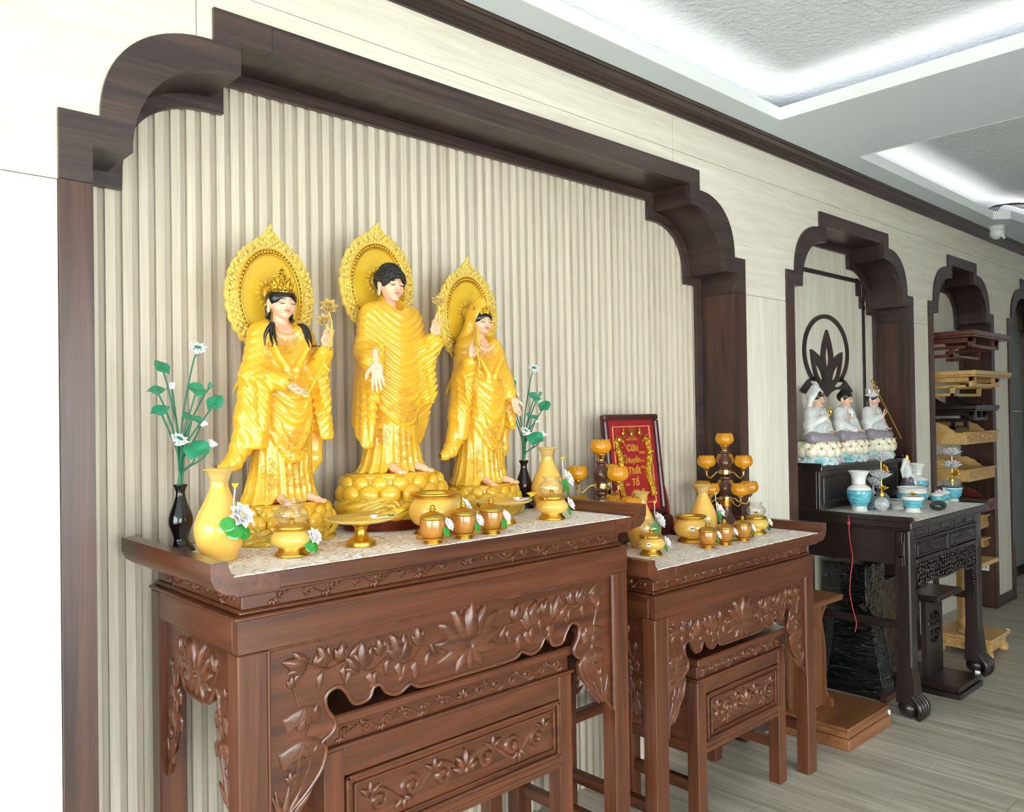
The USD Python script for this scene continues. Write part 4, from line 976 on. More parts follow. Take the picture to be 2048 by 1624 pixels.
def make_head(t, M, s, hair, neck_depth=1.35, tint='skin', nk=1.0):
    """M: head units -> thing space. s: head height in metres"""
    m = sdf_mesh(lambda P: smin(head_sdf(P), neck_sdf(P * [1, 1, 1] if nk == 1 else np.where(P[:, 2:] < -.3, np.c_[P[:, :2], -.3 + (P[:, 2] + .3) * nk], P)), .05), (-.85, -.6, -.3 - (neck_depth - .3) / nk), (.85, .6, .56), .026)
    hd = part(t, 'head', M(m), tint, True)
    f = head_sdf; det = lambda pts, lift: onto(f, pts, lift, y0=-.6, y1=.2)
    brows, lids = [], []
    for sgn in (-1, 1):
        u = np.linspace(0, 1, 12)
        brows.append(tube(det(np.c_[sgn * (.055 + .20 * u), .115 + .055 * np.sin(PI * (u * .75 + .12)) - .02 * u], .002), .016 * np.sin(PI * np.clip(u * .9 + .08, 0, 1)) + .004, 6, flat=.6))
        lids.append(tube(det(np.c_[sgn * (.065 + .165 * u), .022 - .018 * np.sin(PI * u) + .006 * u], .003), .0125 * np.sin(PI * np.clip(u * .9 + .06, 0, 1)) + .003, 6))
    part(hd, 'eyebrow', M(brows[0]), 'brow', True); part(hd, 'eyebrow', M(brows[1]), 'brow', True)
    part(hd, 'eyelid', M(lids[0]), 'brow', True); part(hd, 'eyelid', M(lids[1]), 'brow', True)
    u = np.linspace(-1, 1, 15)
    up = tube(det(np.c_[.085 * u, -.214 + .010 * (1 - np.abs(u)) - .008 * np.exp(-(u / .15) ** 2) + .014 * u ** 2], .001), .016 * np.sqrt(np.clip(1 - u ** 2, 0, 1)) + .002, 8)
    lo = tube(det(np.c_[.075 * u, -.247 + .022 * u ** 2], .001), .019 * np.sqrt(np.clip(1 - u ** 2, 0, 1)) + .002, 8)
    part(hd, 'lips', M(cat([up, lo])), 'lip', True)
    if hair == 'curls':
        cap = sdf_mesh(cap_sdf(.16), (-.6, -.6, -.4), (.6, .65, .95), .03)
        pts = []
        fn = cap_sdf(.16); n = 560; k = np.arange(n); ph = k * 2.399963; zz = 1 - 2 * (k + .5) / n; dirs = np.stack([np.sqrt(1 - zz ** 2) * np.cos(ph), np.sqrt(1 - zz ** 2) * np.sin(ph), zz], 1)
        tt = np.linspace(.2, .9, 60); P = (np.array([0, .06, .15])[None, None] + dirs[:, None] * tt[None, :, None]).reshape(-1, 3); D = fn(P).reshape(n, 60)
        for i in range(n):
            j = np.nonzero((D[i, :-1] < 0) & (D[i, 1:] >= 0))[0]
            if len(j):
                p = np.array([0, .06, .15]) + dirs[i] * tt[j[-1]]
                if p[2] > -.16 and not (abs(p[0]) > .25 and abs(p[1] - .03) < .12 and p[2] < .13): pts.append(p)
        pts = np.array(pts)
        b = trimesh.creation.icosphere(1, .056)
        part(hd, 'hair', M(cat([cap] + [mv(b, *p) for p in pts])), 'hair_black', True)
    else:
        cap = sdf_mesh(cap_sdf(.16) if hair == 'smooth' else cap_sdf(-1, bun=(hair == 'long')), (-.6, -.6, -.55), (.6, .65, .95), .026)
        part(hd, 'hair', M(cap), 'hair_black', True)
    return hd
def cap_sdf(ush, bun=False):
    def fn(P):
        Q = P.copy(); Q[:, 0] = np.abs(Q[:, 0])
        if ush > 0:
            d = s_ell(Q, (0, .07, .17), (.40, .46, .40)); d = smin(d, s_ell(Q, (0, .09, .50), (.24, .26, .17)), .10)
            cut = s_ell(Q, (0, -.48, -.16), (.315, .44, .415)); d = smax(d, -cut, .02)
            d = np.maximum(d, -.20 - Q[:, 2] + 1.1 * np.clip(-Q[:, 1] + .02, 0, 1)); d = smax(d, -s_ell(Q, (.40, .03, -.12), (.15, .12, .28)), .02)
            return d
        d = s_ell(Q, (0, .07, .155), (.395, .45, .40))
        st = .010 * np.abs(np.sin(26 * np.arctan2(Q[:, 1] - .1, Q[:, 0] + .0) ))
        d = d + st * .6
        cut = s_ell(Q, (0, -.50, -.13), (.305, .46, .385)); d = smax(d, -cut, .02)
        d = np.maximum(d, -.42 - Q[:, 2] + 1.3 * np.clip(-Q[:, 1] + .06, 0, 1))
        ear = s_ell(Q, (.36, .03, -.12), (.12, .10, .26)); d = smax(d, -ear, .02)
        d = smin(d, s_cap(Q, (.34, .12, -.15), (.32, .12, -.55), .06, .05), .05)
        if bun: d = smin(d, s_ell(Q, (0, .13, .62), (.17, .17, .16)), .05)
        return d
    return fn

# ---- hands: wrist at the origin, fingers along +z, palm to -y, thumb on side s; unit = hand length
def hand_mesh(s=1, curl=(10, 12, 15, 18), pinch=False, spread=4, thumb=(.30, .10), h=.02):
    bones = []
    for i, (x, L) in enumerate(zip((.165, .058, -.052, -.155), (.40, .45, .42, .33))):
        c = math.radians(curl[i]); a = math.radians(spread * (1.3 - i) * 1.0); p = np.array([x, 0, .53 - .03 * abs(i - 1.2)]); pts = [p]; ang = c * .5
        if pinch and i == 0: ang = math.radians(30)
        for k, f in enumerate((.45, .31, .24)):
            d = np.array([math.sin(a) * math.cos(ang), -math.sin(ang), math.cos(ang) * math.cos(a)]); p = p + d * L * f; pts.append(p); ang += (math.radians(46) if pinch and i == 0 else c)
        bones.append((pts, [.058, .052, .046, .036] if i < 3 else [.048, .043, .038, .031]))
    if pinch: tp = [(.13, -.03, .14), (.235, -.10, .30), (.235, -.20, .43), (.205, -.30, .52)]
    else: tp = [(.13, -.02, .12), (.13 + thumb[0] * .5, -.06, .27), (.13 + thumb[0] * .8, -.06 - thumb[1] * .4, .41), (.13 + thumb[0] * .9, -.06 - thumb[1], .53)]
    def fn(P):
        Q = P.copy(); Q[:, 0] *= s
        d = s_box(Q, (0, 0, .31), (.205, .062, .25), .06)
        d = smin(d, s_ell(Q, (.12, -.05, .20), (.10, .07, .16)), .05); d = smin(d, s_ell(Q, (-.12, -.045, .2), (.08, .06, .16)), .05)
        d = smin(d, s_cap(Q, (0, 0, .10), (0, .01, -.35), .125, .13), .08)
        for pts, rs in bones: d = smin(d, s_chain(Q, pts, rs, .012), .022)
        return smin(d, s_chain(Q, tp, [.075, .066, .055, .042], .02), .03)
    return sdf_mesh(fn, (-.6, -.62, -.5), (.6, .25, 1.06), h)
def frame(p, up, palm):
    """matrix taking hand space to thing space: fingers along up, palm facing palm"""
    u = np.asarray(up, float); u /= np.linalg.norm(u); n = np.asarray(palm, float); n = n - u * (n @ u); n /= np.linalg.norm(n)
    y = -n; x = np.cross(y, u); M = np.eye(4); M[:3, 0], M[:3, 1], M[:3, 2], M[:3, 3] = x, y, u, p; return M
def place(m, M, s=1.0):
    m = m.copy(); m.apply_transform(np.diag([s, s, s, 1])); m.apply_transform(M); return m
def foot_mesh(s=1):
    def fn(P):
        Q = P.copy(); Q[:, 0] *= s
        d = s_cap(Q, (0, .5, .30), (0, -.1, .16), .24, .17); d = smin(d, s_box(Q, (0, -.25, .10), (.22, .28, .10), .09), .08)
        for i, (x, y, r) in enumerate(((.16, -.58, .082), (.06, -.60, .062), (-.03, -.57, .058), (-.11, -.53, .054), (-.18, -.47, .05))): d = smin(d, s_cap(Q, (x, y + .14, .07), (x, y, .055), r, r * .9), .025)
        return d
    return sdf_mesh(fn, (-.4, -.8, -.06), (.4, .8, .65), .035)
HAND_PINCH = {s: hand_mesh(s, (8, 10, 14, 20), True) for s in (-1, 1)}
HAND_OPEN = {s: hand_mesh(s, (6, 7, 9, 12), False) for s in (-1, 1)}
FOOT = {s: foot_mesh(s) for s in (-1, 1)}

# ---- halo: ogee flame border round a disc with a gold bead ring
def halo(t, cz, y, a, b, tipz, ai, bi, matn='jade', beads=64):
    def edge(k, wav=0.0):
        th = np.linspace(0, 2 * PI, 240, endpoint=False); r = 1 + wav * np.abs(np.sin(15 * th)) ** 1.0
        x, z = a * k * r * np.sin(th), b * k * r * np.cos(th); d = np.minimum(th, 2 * PI - th)
        z = z + (tipz - cz - b) * np.exp(-(d / .20) ** 1.15)
        return Polygon(np.stack([x, z], 1)).buffer(0)
    out = edge(1.0, .035); inn = affinity.scale(Point(0, 0).buffer(1, 48), ai * 1.06, bi * 1.06)
    holes = [affinity.translate(affinity.scale(Point(0, 0).buffer(1, 6), .0035, .0055), .93 * a * math.sin(q), .93 * b * math.cos(q)) for q in np.linspace(.30, 2 * PI - .30, 58)]
    band = out.difference(inn).difference(unary_union(holes))
    h = part(t, 'halo', mv(cat([prism(band, -.006, .006), prism(affinity.scale(Point(0, 0).buffer(1, 48), ai * 1.07, bi * 1.07), -.001, .006)][:1]), 0, y, cz), 'jade_pale', 30)
    part(h, 'disc', mv(prism(affinity.scale(Point(0, 0).buffer(1, 48), ai * 1.07, bi * 1.07), -.001, .006), 0, y, cz), matn, 30)
    fl = []
    for row, (f, n, L, W) in enumerate(((.14, 34, .024, .014), (.44, 40, .024, .014), (.74, 46, .020, .012))):
        for q in (np.arange(n) + .5 * (row % 2)) * 2 * PI / n:
            x, z = ((ai * 1.08) * (1 - f) + a * f) * math.sin(q), ((bi * 1.08) * (1 - f) + b * f) * math.cos(q); ang = math.degrees(math.atan2(z / b * a, x))
            fl.append(leaf2(x, z, ang * .55 + 90 * .45 if x >= 0 else 180 - ((180 - ang) * .55 + 90 * .45), L, W, .006, 1.2, 6))
    for k in range(6): fl.append(leaf2(0, b + k * .25 * (tipz - cz - b) - .02, 90 + (-25 if k % 2 else 25) * (k < 5), .028, .014, .006, 1.2, 6))
    part(h, 'flame_border', mv(cat(fl), 0, y - .006, cz), 'jade_pale', 50)
    th = np.linspace(0, 2 * PI, 97); R = lambda k: np.stack([ai * k * np.sin(th), 0 * th, bi * k * np.cos(th)], 1)
    part(h, 'gold_ring', mv(cat([tube(R(.95), .0022, 6, False), tube(R(1.06), .0026, 6, False)]), 0, y - .007, cz), 'gold', True)
    bd = [ball(ai * 1.005 * math.sin(q), y - .008, cz + bi * 1.005 * math.cos(q), .0052, 1) for q in np.linspace(0, 2 * PI, beads, endpoint=False)]
    part(h, 'bead_ring', bd, 'gold', True)
    ro = [leaf2(.030 * math.sin(q), .030 * math.cos(q), 90 - math.degrees(q), .022, .015, .005) for q in np.linspace(0, 2 * PI, 16, endpoint=False)] + [dome(np.stack([.026 * np.cos(th[:-1]), .026 * np.sin(th[:-1])], 1), .007)]
    part(h, 'rosette', mv(cat(ro), 0, y - .002, cz + .012), matn, 50)
    return h

def lotus_base(t, rx, ry, h, style, matn='jade', z0=0.0):
    """round petals over waves; top at z = h"""
    r = np.random.default_rng(17 + style); e = lambda m: scl(m, rx, ry, 1)
    core = e(lathe(smoothp([(0, 0), (.96, 0), (1.0, .10 * h), (.97, .3 * h), (.90, .42 * h), (.84, .55 * h), (.86, .75 * h), (.83, .93 * h), (.78, h), (0, h)], 4), 48))
    b = part(t, 'lotus_base', mv(core, 0, 0, z0), matn, 60)
    pt = []
    R0 = .104 * (rx + ry)
    for row, (n, z, k, q0) in enumerate(((15, .52 * h, .93, 1.0), (15, .76 * h, .88, .80))):
        for i in range(n):
            q = (i + .5 * row) * 2 * PI / n; r_ = R0 * q0; zr = min(r_ * .95, h * .30)
            pt.append(mv(rot(ball(0, 0, 0, 1, 2, (r_ * .62, r_ * .98, zr)), math.degrees(q)), rx * k * math.cos(q), ry * k * math.sin(q), min(z, h - zr * .96)))
    part(b, 'lotus_petals', mv(cat(pt), 0, 0, z0), matn, True)
    wv = []
    for i in range(26):
        q0 = r.uniform(0, 2 * PI); L = r.uniform(.7, 1.5); n = 18; u = np.linspace(0, 1, n); q = q0 + L * u
        z = h * (.05 + .36 * r.random() + .10 * np.sin(u * 5 + q0)); k = 1.0 + .03 * np.sin(u * 4)
        wv.append(tube(np.stack([rx * k * np.cos(q), ry * k * np.sin(q), np.clip(z, .006, h)], 1), h * (.035 + .075 * np.sin(PI * u)), 8))
    for i in range(7):
        q = PI * 1.02 + i * PI / 6.4; c = np.array([rx * 1.0 * math.cos(q), ry * 1.0 * math.sin(q), h * (.22 + .1 * (i % 2))]); u = np.linspace(0, 1.4 * 2 * PI, 22); rr = h * .22 * (1 - .7 * u / u[-1])
        tg = np.array([-math.sin(q), math.cos(q), 0]); wv.append(tube(c + np.outer(rr * np.cos(u), tg) + np.outer(rr * np.sin(u), [0, 0, 1]), np.linspace(.05 * h, .085 * h, 22), 8))
    part(b, 'waves', mv(cat(wv), 0, 0, z0), matn, True)
    return b

def gold_scrolls(fn, shape, n, seed, w=.0016, r=(.005, .011)):
    """embroidery: little gold curls lying on the robe inside a polygon of (x, z)"""
    g = np.random.default_rng(seed); pg = Polygon(shape); x0, z0, x1, z1 = pg.bounds; out = []; c = []
    while len(c) < n:
        p = (g.uniform(x0, x1), g.uniform(z0, z1))
        if pg.contains(Point(p)): c.append((p, g.uniform(*r), g.uniform(0, 6.3), g.choice([-1, 1])))
    P = []
    u = np.linspace(0, 1, 9)
    for (x, z), R, a0, sg in c:
        th = a0 + sg * u * 5.2; P.append(np.stack([x + R * (1 - .7 * u) * np.cos(th), z + R * (1 - .7 * u) * np.sin(th)], 1))
    P = np.array(P); Y = front_y(fn, P[:, :, 0].ravel(), P[:, :, 1].ravel()).reshape(P.shape[:2])
    for p, y in zip(P, Y): out.append(tube(np.stack([p[:, 0], y - .0006, p[:, 1]], 1), w, 4))
    return cat(out)

def lotus_stalk(pts, r=.0035): return tube(smoothp(pts, 8), r, 8)
def small_lotus(p, R, tilt=0, az=0, open_=1.0):
    m = lotus([(7, R, R * .62, 30 * open_ + 20, R * .1, 0, 0), (6, R * .9, R * .56, 55, R * .08, .002, 20), (5, R * .7, R * .45, 76, R * .05, .003, 7)])
    return mv(rot(rot(m, tilt, 'x'), az, 'z'), *p)

def ridge(u): return np.abs(np.sin(PI * u))
def cord(u): return (1 - np.abs(np.sin(PI * u))) ** 1.4

# ---------- robe of the two attendants, z = 0 at the feet
def attendant_robe(mirror=1, veil=False):
    m = mirror
    zs = [0, .03, .10, .20, .30, .38, .425, .47, .51, .535, .56, .585]
    cx = [-.015 * m, -.012 * m, -.008 * m, 0, .003, .0, 0, 0, 0, 0, 0, 0]
    A = [.128, .112, .096, .090, .088, .080, .073, .080, .086, .084, .064, .040]
    Bd = [.088, .080, .072, .072, .072, .066, .058, .062, .064, .060, .052, .040]
    cy = [0, 0, 0, .0, .0, .0, .004, .004, .004, .006, .012, .012]
    Rw = np.array([-.052 * m, -.118, .372]); Lw = np.array([.098 * m, -.098, .470])
    if veil: Rw, Lw = np.array([-.124, -.084, .462]), np.array([.098, -.062, .342])
    Re, Le = np.array([-.104 * m, -.014, .395]), np.array([.102 * m, -.016, .395])
    def fn(P):
        x, y, z = P.T
        d = s_loft(P, zs, cx, cy, A, Bd, 2.2)
        th = np.arctan2(y, x)
        d -= np.clip((.34 - z) / .34, 0, 1) * .0075 * (cord(th * 3.6 + 1.2 * z / .1 * .15) - .3) * np.clip(z / .02, .3, 1)
        # shoulders, arms
        d = smin(d, s_chain(P, [(-.072 * m, .006, .528), Re, Rw], [.036, .040, .026], .02), .03)
        d = smin(d, s_chain(P, [(.072 * m, .006, .528), Le, Lw], [.036, .040, .026], .02), .03)
        # hanging sleeves
        for w, e, sg, zb in ((Rw, Re, -m, .17), (Lw, Le, m, .19)):
            top = min(w[2], e[2]) + .01; cxs = (w[0] * .35 + e[0] * .65)
            q = np.clip((top - z) / (top - zb), 0, 1)
            c = np.stack([x - (cxs + sg * (.004 + .022 * q)), y - (e[1] * .5 + w[1] * .5 + .015 + .02 * q), np.zeros_like(x)], 1)
            ax, by = .022 + .010 * q, .050 - .006 * q
            s = (np.sqrt((c[:, 0] / ax) ** 2 + (c[:, 1] / by) ** 2) - 1) * ax * .85
            s -= .0045 * (cord(y * 30 + q * .8) - .3)
            zlow = zb + .10 * np.clip((y + .055) / .09, 0, 1) + .5 * np.clip(-sg * x - .0 + .12 * (1), 0, .2) * 0
            s = smax(s, np.maximum(zlow - z, z - top - .02), .012)
            d = smin(d, s, .014)
        sw = s_chain(P, [(-.108, -.005, .37), (-.125, -.015, .27), (-.142, -.015, .185), (-.172, -.02, .135), (-.205, -.028, .116), (-.242, -.03, .112)], [.036, .036, .031, .024, .014, .004], .02)
        sw -= .003 * (ridge((x + .4 * z) * 42) - .4); d = smin(d, sw, .016)
        d = smin(d, s_chain(P, [(.108, .0, .33), (.118, .005, .22), (.112, .0, .13), (.100, -.01, .085)], [.03, .028, .02, .004], .02), .014)
        # apron panel and looped sash in front
        xx = x / .075; zb2 = .125 + .10 * xx ** 2
        pan = np.maximum(np.abs(x) - .078, np.maximum(zb2 - z, z - .40)); yf = -np.interp(z, zs, Bd) * np.sqrt(np.clip(1 - (x / np.interp(z, zs, A)) ** 2, 0, 1)) - .006
        d = smin(d, smax(pan, np.abs(y - yf) - .006, .006), .008)
        for k, (zc, wd, dp) in enumerate(((.325, .075, .075), (.30, .068, .125), (.372, .066, .045), (.35, .070, .085), (.27, .07, .10))):
            u = np.clip(np.abs(x) / wd, 0, 1.2); zz = zc - dp * (1 - u ** 2) + 0; tubeD = np.sqrt((z - zz) ** 2 / (1 + (2 * dp * x / wd ** 2) ** 2) + (y - yf + .006) ** 2) - .0072
            tubeD = np.maximum(tubeD, np.abs(x) - wd); d = smin(d, tubeD, .008)
        # collar lapels crossing to the waist
        for sg in (-1, 1):
            d = smin(d, s_chain(P, [(sg * .046, .030, .566), (sg * .058, -.028, .548), (sg * .056, -.058, .49), (sg * .016, -.066, .415), (sg * .004, -.070, .36)], [.010, .012, .013, .011, .007], .01), .012)
        # U folds over chest and hips
        phi = (z - 6.0 * (x - .02 * m) ** 2)
        d -= .0042 * (cord(phi / .028) - .3) * np.exp(-((z - .33) / .10) ** 2) * np.clip(-y / .03, 0, 1)
        # folds round the upper arms
        d -= .0025 * (ridge((z + .5 * np.abs(x)) / .022) - .4) * np.clip((np.abs(x) - .085) / .02, 0, 1) * np.clip((z - .36) / .03, 0, 1)
        # neckline
        cut = smin(s_ell(P, (0, -.085, .520), (.056, .064, .080)), s_ell(P, (0, -.03, .60), (.054, .078, .058)), .02)
        for fx, fy in ((-.052, -.105), (.062, -.10)): cut = np.minimum(cut, s_ell(P, (fx, fy, .0), (.024, .05, .026)))
        return smax(d, -cut, .010)
    return fn, Rw, Lw, Re, Le

def attendant(loc, label, kind):
    veil = kind == 'veil'; hb = .121
    t = thing('golden_statue', label, 'statue', loc)
    lotus_base(t, .165, .128, hb, 1 if veil else 0)
    fn, Rw, Lw, Re, Le = attendant_robe(1, veil); U = lambda m: mv(m, 0, 0, hb)
    body = sdf_mesh(fn, (-.23, -.19, -.004), (.23, .13, .60), .0036)
    rb = part(t, 'robe', U(body), 'jade', True)
    # ribbon that swirls off the hem
    rib = []
    for pts, rr in (([(-.105, .03, .42), (-.130, .04, .37), (-.150, .03, .345)], [.018, .014, .002]),
                    ):
        p = smoothp(pts, 6); rib.append(tube(p, np.interp(np.linspace(0, 1, len(p)), np.linspace(0, 1, len(rr)), rr), 8, flat=.55))
    part(rb, 'ribbon', U(cat(rib)), 'jade', True)
    n1 = [(-.05, .16), (.0, .135), (.05, .16), (.062, .20), (.03, .235), (-.03, .235), (-.062, .20)]
    part(rb, 'embroidery', U(cat([gold_scrolls(fn, n1, 70, 3), gold_scrolls(fn, [(-.03, .045), (.03, .045), (.026, .13), (-.026, .13)], 44, 4), gold_scrolls(fn, [(-.09, .05), (-.06, .05), (-.06, .14), (-.085, .14)], 22, 5), gold_scrolls(fn, [(.06, .05), (.085, .05), (.085, .14), (.06, .14)], 22, 6), gold_scrolls(fn, [(-.075, .44), (-.055, .44), (-.06, .53), (-.08, .52)], 14, 7), gold_scrolls(fn, [(.075, .44), (.055, .44), (.06, .53), (.08, .52)], 14, 8)])), 'gold_thread', True, kind='stuff')
    # head and chest
    s = .094; hz = .580 + s / 2
    def M(m): return mv(rot(scl(m, s * 1.34, s * 1.20, s), 7, 'x'), 0, -.004, hb + hz)
    hd = make_head(t, M, s, 'veil' if veil else 'long', 1.62, nk=1.15)
    chest = lambda P: np.minimum(fn(P), smin(head_sdf(to_head(P, s, hz)), neck_sdf(to_head(P, s, hz)), .05) * s)
    u = np.linspace(-1, 1, 21); bd = []
    for w, z0, dp, r in ((.040, .548, .022, .0022), (.046, .535, .035, .0028), (.052, .515, .048, .0026)):
        p = onto(chest, np.c_[w * u, z0 - dp * (1 - u ** 2)], .001); bd += [ball(*q, r, 1) for q in p]
    for dx, dz in ((0, .508), (-.018, .510), (.018, .510), (0, .494), (-.030, .502), (.030, .502), (0, .482), (-.012, .474), (.012, .474)):
        q = onto(chest, [(dx, dz)], .001)[0]; bd.append(ball(*q, .0042, 1))
    part(t, 'necklace', U(cat(bd)), 'gold', True)
    # crown
    cr = lotus([(9, .36, .18, 78, .27, .36, 0), (8, .40, .20, 83, .20, .47, 20), (6, .44, .22, 86, .12, .58, 0), (4, .48, .22, 88, .05, .70, 0)]) if not veil else lotus([(9, .26, .17, 80, .36, .27, 0), (5, .36, .2, 84, .33, .30, -90)])
    crm = [cr, ring(0, .0, .35, .315, .028, 32, 6)] + [ball(.32 * math.sin(q), -.32 * math.cos(q), .37, .04, 1) for q in np.linspace(-1.2, 1.2, 9)]
    part(hd, 'crown', M(mv(scl(cat(crm), 1, 1.08, 1), 0, .07, .04)), 'gold_relief', 40)
    if not veil:
        lk = []
        for sg in (-1, 1):
            for k, e in enumerate(((.078, -.015, .488), (.066, -.042, .482), (.054, -.056, .486), (.090, .012, .497))):
                p = smoothp([(sg * .033, .015, .60), (sg * .046, .004, .567), (sg * (.5 * e[0] + .026), e[1] * .6 + .0, .545), (sg * e[0], e[1], e[2] + .03), (sg * e[0] * 1.02, e[1] - .006, e[2])], 5)
                y = np.minimum(p[:, 1], front_y(fn, p[:, 0], p[:, 2]) - .002) if k < 3 else p[:, 1]; p[:, 1] = np.where(p[:, 2] < .56, y, p[:, 1])
                lk.append(tube(p, .0062 * np.sin(PI * np.linspace(.25, .98, len(p))) + .001, 8))
        part(hd, 'hair_lock', U(cat(lk)), 'hair_black', True)
    else:
        def vl(P):
            Q = P.copy(); Q[:, 0] = np.abs(Q[:, 0]) * 1.2
            o = s_ell(Q, (0, .10, .22), (.50, .52, .56)); o = smin(o, s_ell(Q, (0, .10, .74), (.24, .26, .30)), .2)
            o = smin(o, s_chain(Q, [(.36, .14, .1), (.44, .16, -.35), (.66, .15, -.80), (.82, .10, -1.20)], [.16, .17, .20, .18], .1), .12)
            o = smin(o, s_ell(Q, (0, .3, -.3), (.45, .25, .6)), .15)
            o -= .018 * (ridge(np.arctan2(Q[:, 2] - .2, Q[:, 1] + .1) * 6) - .4)
            return smax(o, -s_ell(Q, (0, -.42, .02), (.40, .70, .60)), .03)
        part(hd, 'veil', M(sdf_mesh(vl, (-1.1, -.7, -1.45), (1.1, .75, 1.12), .035)), 'jade', True)
    # hands, bracelets, feet
    HS = .080
    if not veil:
        hands = ((HAND_PINCH[1], Rw + [.004, -.012, -.004], (.62, -.45, -.55), (.1, -.75, .5), .074), (HAND_PINCH[-1], Lw + [.002, -.008, .012], (.08, -.05, 1), (-.25, -1, .0), HS))
    else:
        hands = ((HAND_PINCH[1], Rw + [.0, -.008, .012], (.10, -.05, 1), (.25, -1, 0), HS), (HAND_OPEN[-1], Lw + [.004, -.014, -.010], (.10, -.25, -1), (.0, -1, .2), HS))
    for hm, p, up, pl, hs in hands:
        hp = part(t, 'hand', U(place(hm, frame(p, up, pl), hs)), 'skin', True)
        w = np.asarray(up, float) / np.linalg.norm(up); R = frame(p - w * .004, up, pl)
        part(hp, 'bracelet', U(cat([place(ring(0, 0, 0, .0165, .0022, 24, 6), R), place(ring(0, 0, .006, .0160, .0018, 24, 6), R)])), 'gold', True)
    for x, y, az, k in ((-.052, -.078, -8, 1), (.062, -.070, 24, -1)):
        part(t, 'foot', U(mv(rot(scl(FOOT[k], .058), az, 'z'), x, y - .028, -.001)), 'skin', True)
    # what they hold
    if not veil:
        a = Rw + [.05, -.05, -.035]; b = Lw + [.004, -.036, .055]
        part(t, 'lotus_stalk', U(lotus_stalk([a + [-.012, .004, -.012], a, a * .5 + b * .5 + [.0, -.01, -.012], b + [-.004, .0, -.02], b + [.0, -.0, .03], b + [-.012, .0, .075]], .0036)), 'jade', True)
        part(t, 'lotus_flower', U(small_lotus(b + [-.012, .0, .078], .034, 62, -25, .35)), 'jade_pale', 50)
        part(t, 'lotus_leaf', U(cat([tube(smoothp([b + [0, 0, 0], b + [-.014, 0, .02], b + [-.026, 0, .036]], 5), .0026, 7), small_lotus(b + [-.026, 0, .036], .028, 62, -40, .3)])), 'jade_pale', 50)
    else:
        b = Rw + [.006, -.036, .05]
        lf = [mv(rot(rot(petal(.07, .026, .3, .6), -60, 'y'), a), *(b + [0, .0, .006])) for a in (135, 165, 195, 225)]
        part(t, 'lotus_stalk', U(cat([tube(smoothp([b + [.012, .0, -.07], b + [.004, 0, -.03], b], 5), .003, 7)] + lf)), 'jade', 50)
    halo(t, hb + .655, .075, .150, .182, hb + .880, .106, .148)
    return t
def to_head(P, s, hz):
    c, sn = math.cos(math.radians(-7)), math.sin(math.radians(-7)); Q = P - [0, -.004, hz]
    R = np.stack([Q[:, 0] / 1.34, (Q[:, 1] * c - Q[:, 2] * sn) / 1.20, Q[:, 1] * sn + Q[:, 2] * c], 1) / s; R[:, 2] = np.where(R[:, 2] < -.3, -.3 + (R[:, 2] + .3) * 1.15, R[:, 2]); return R

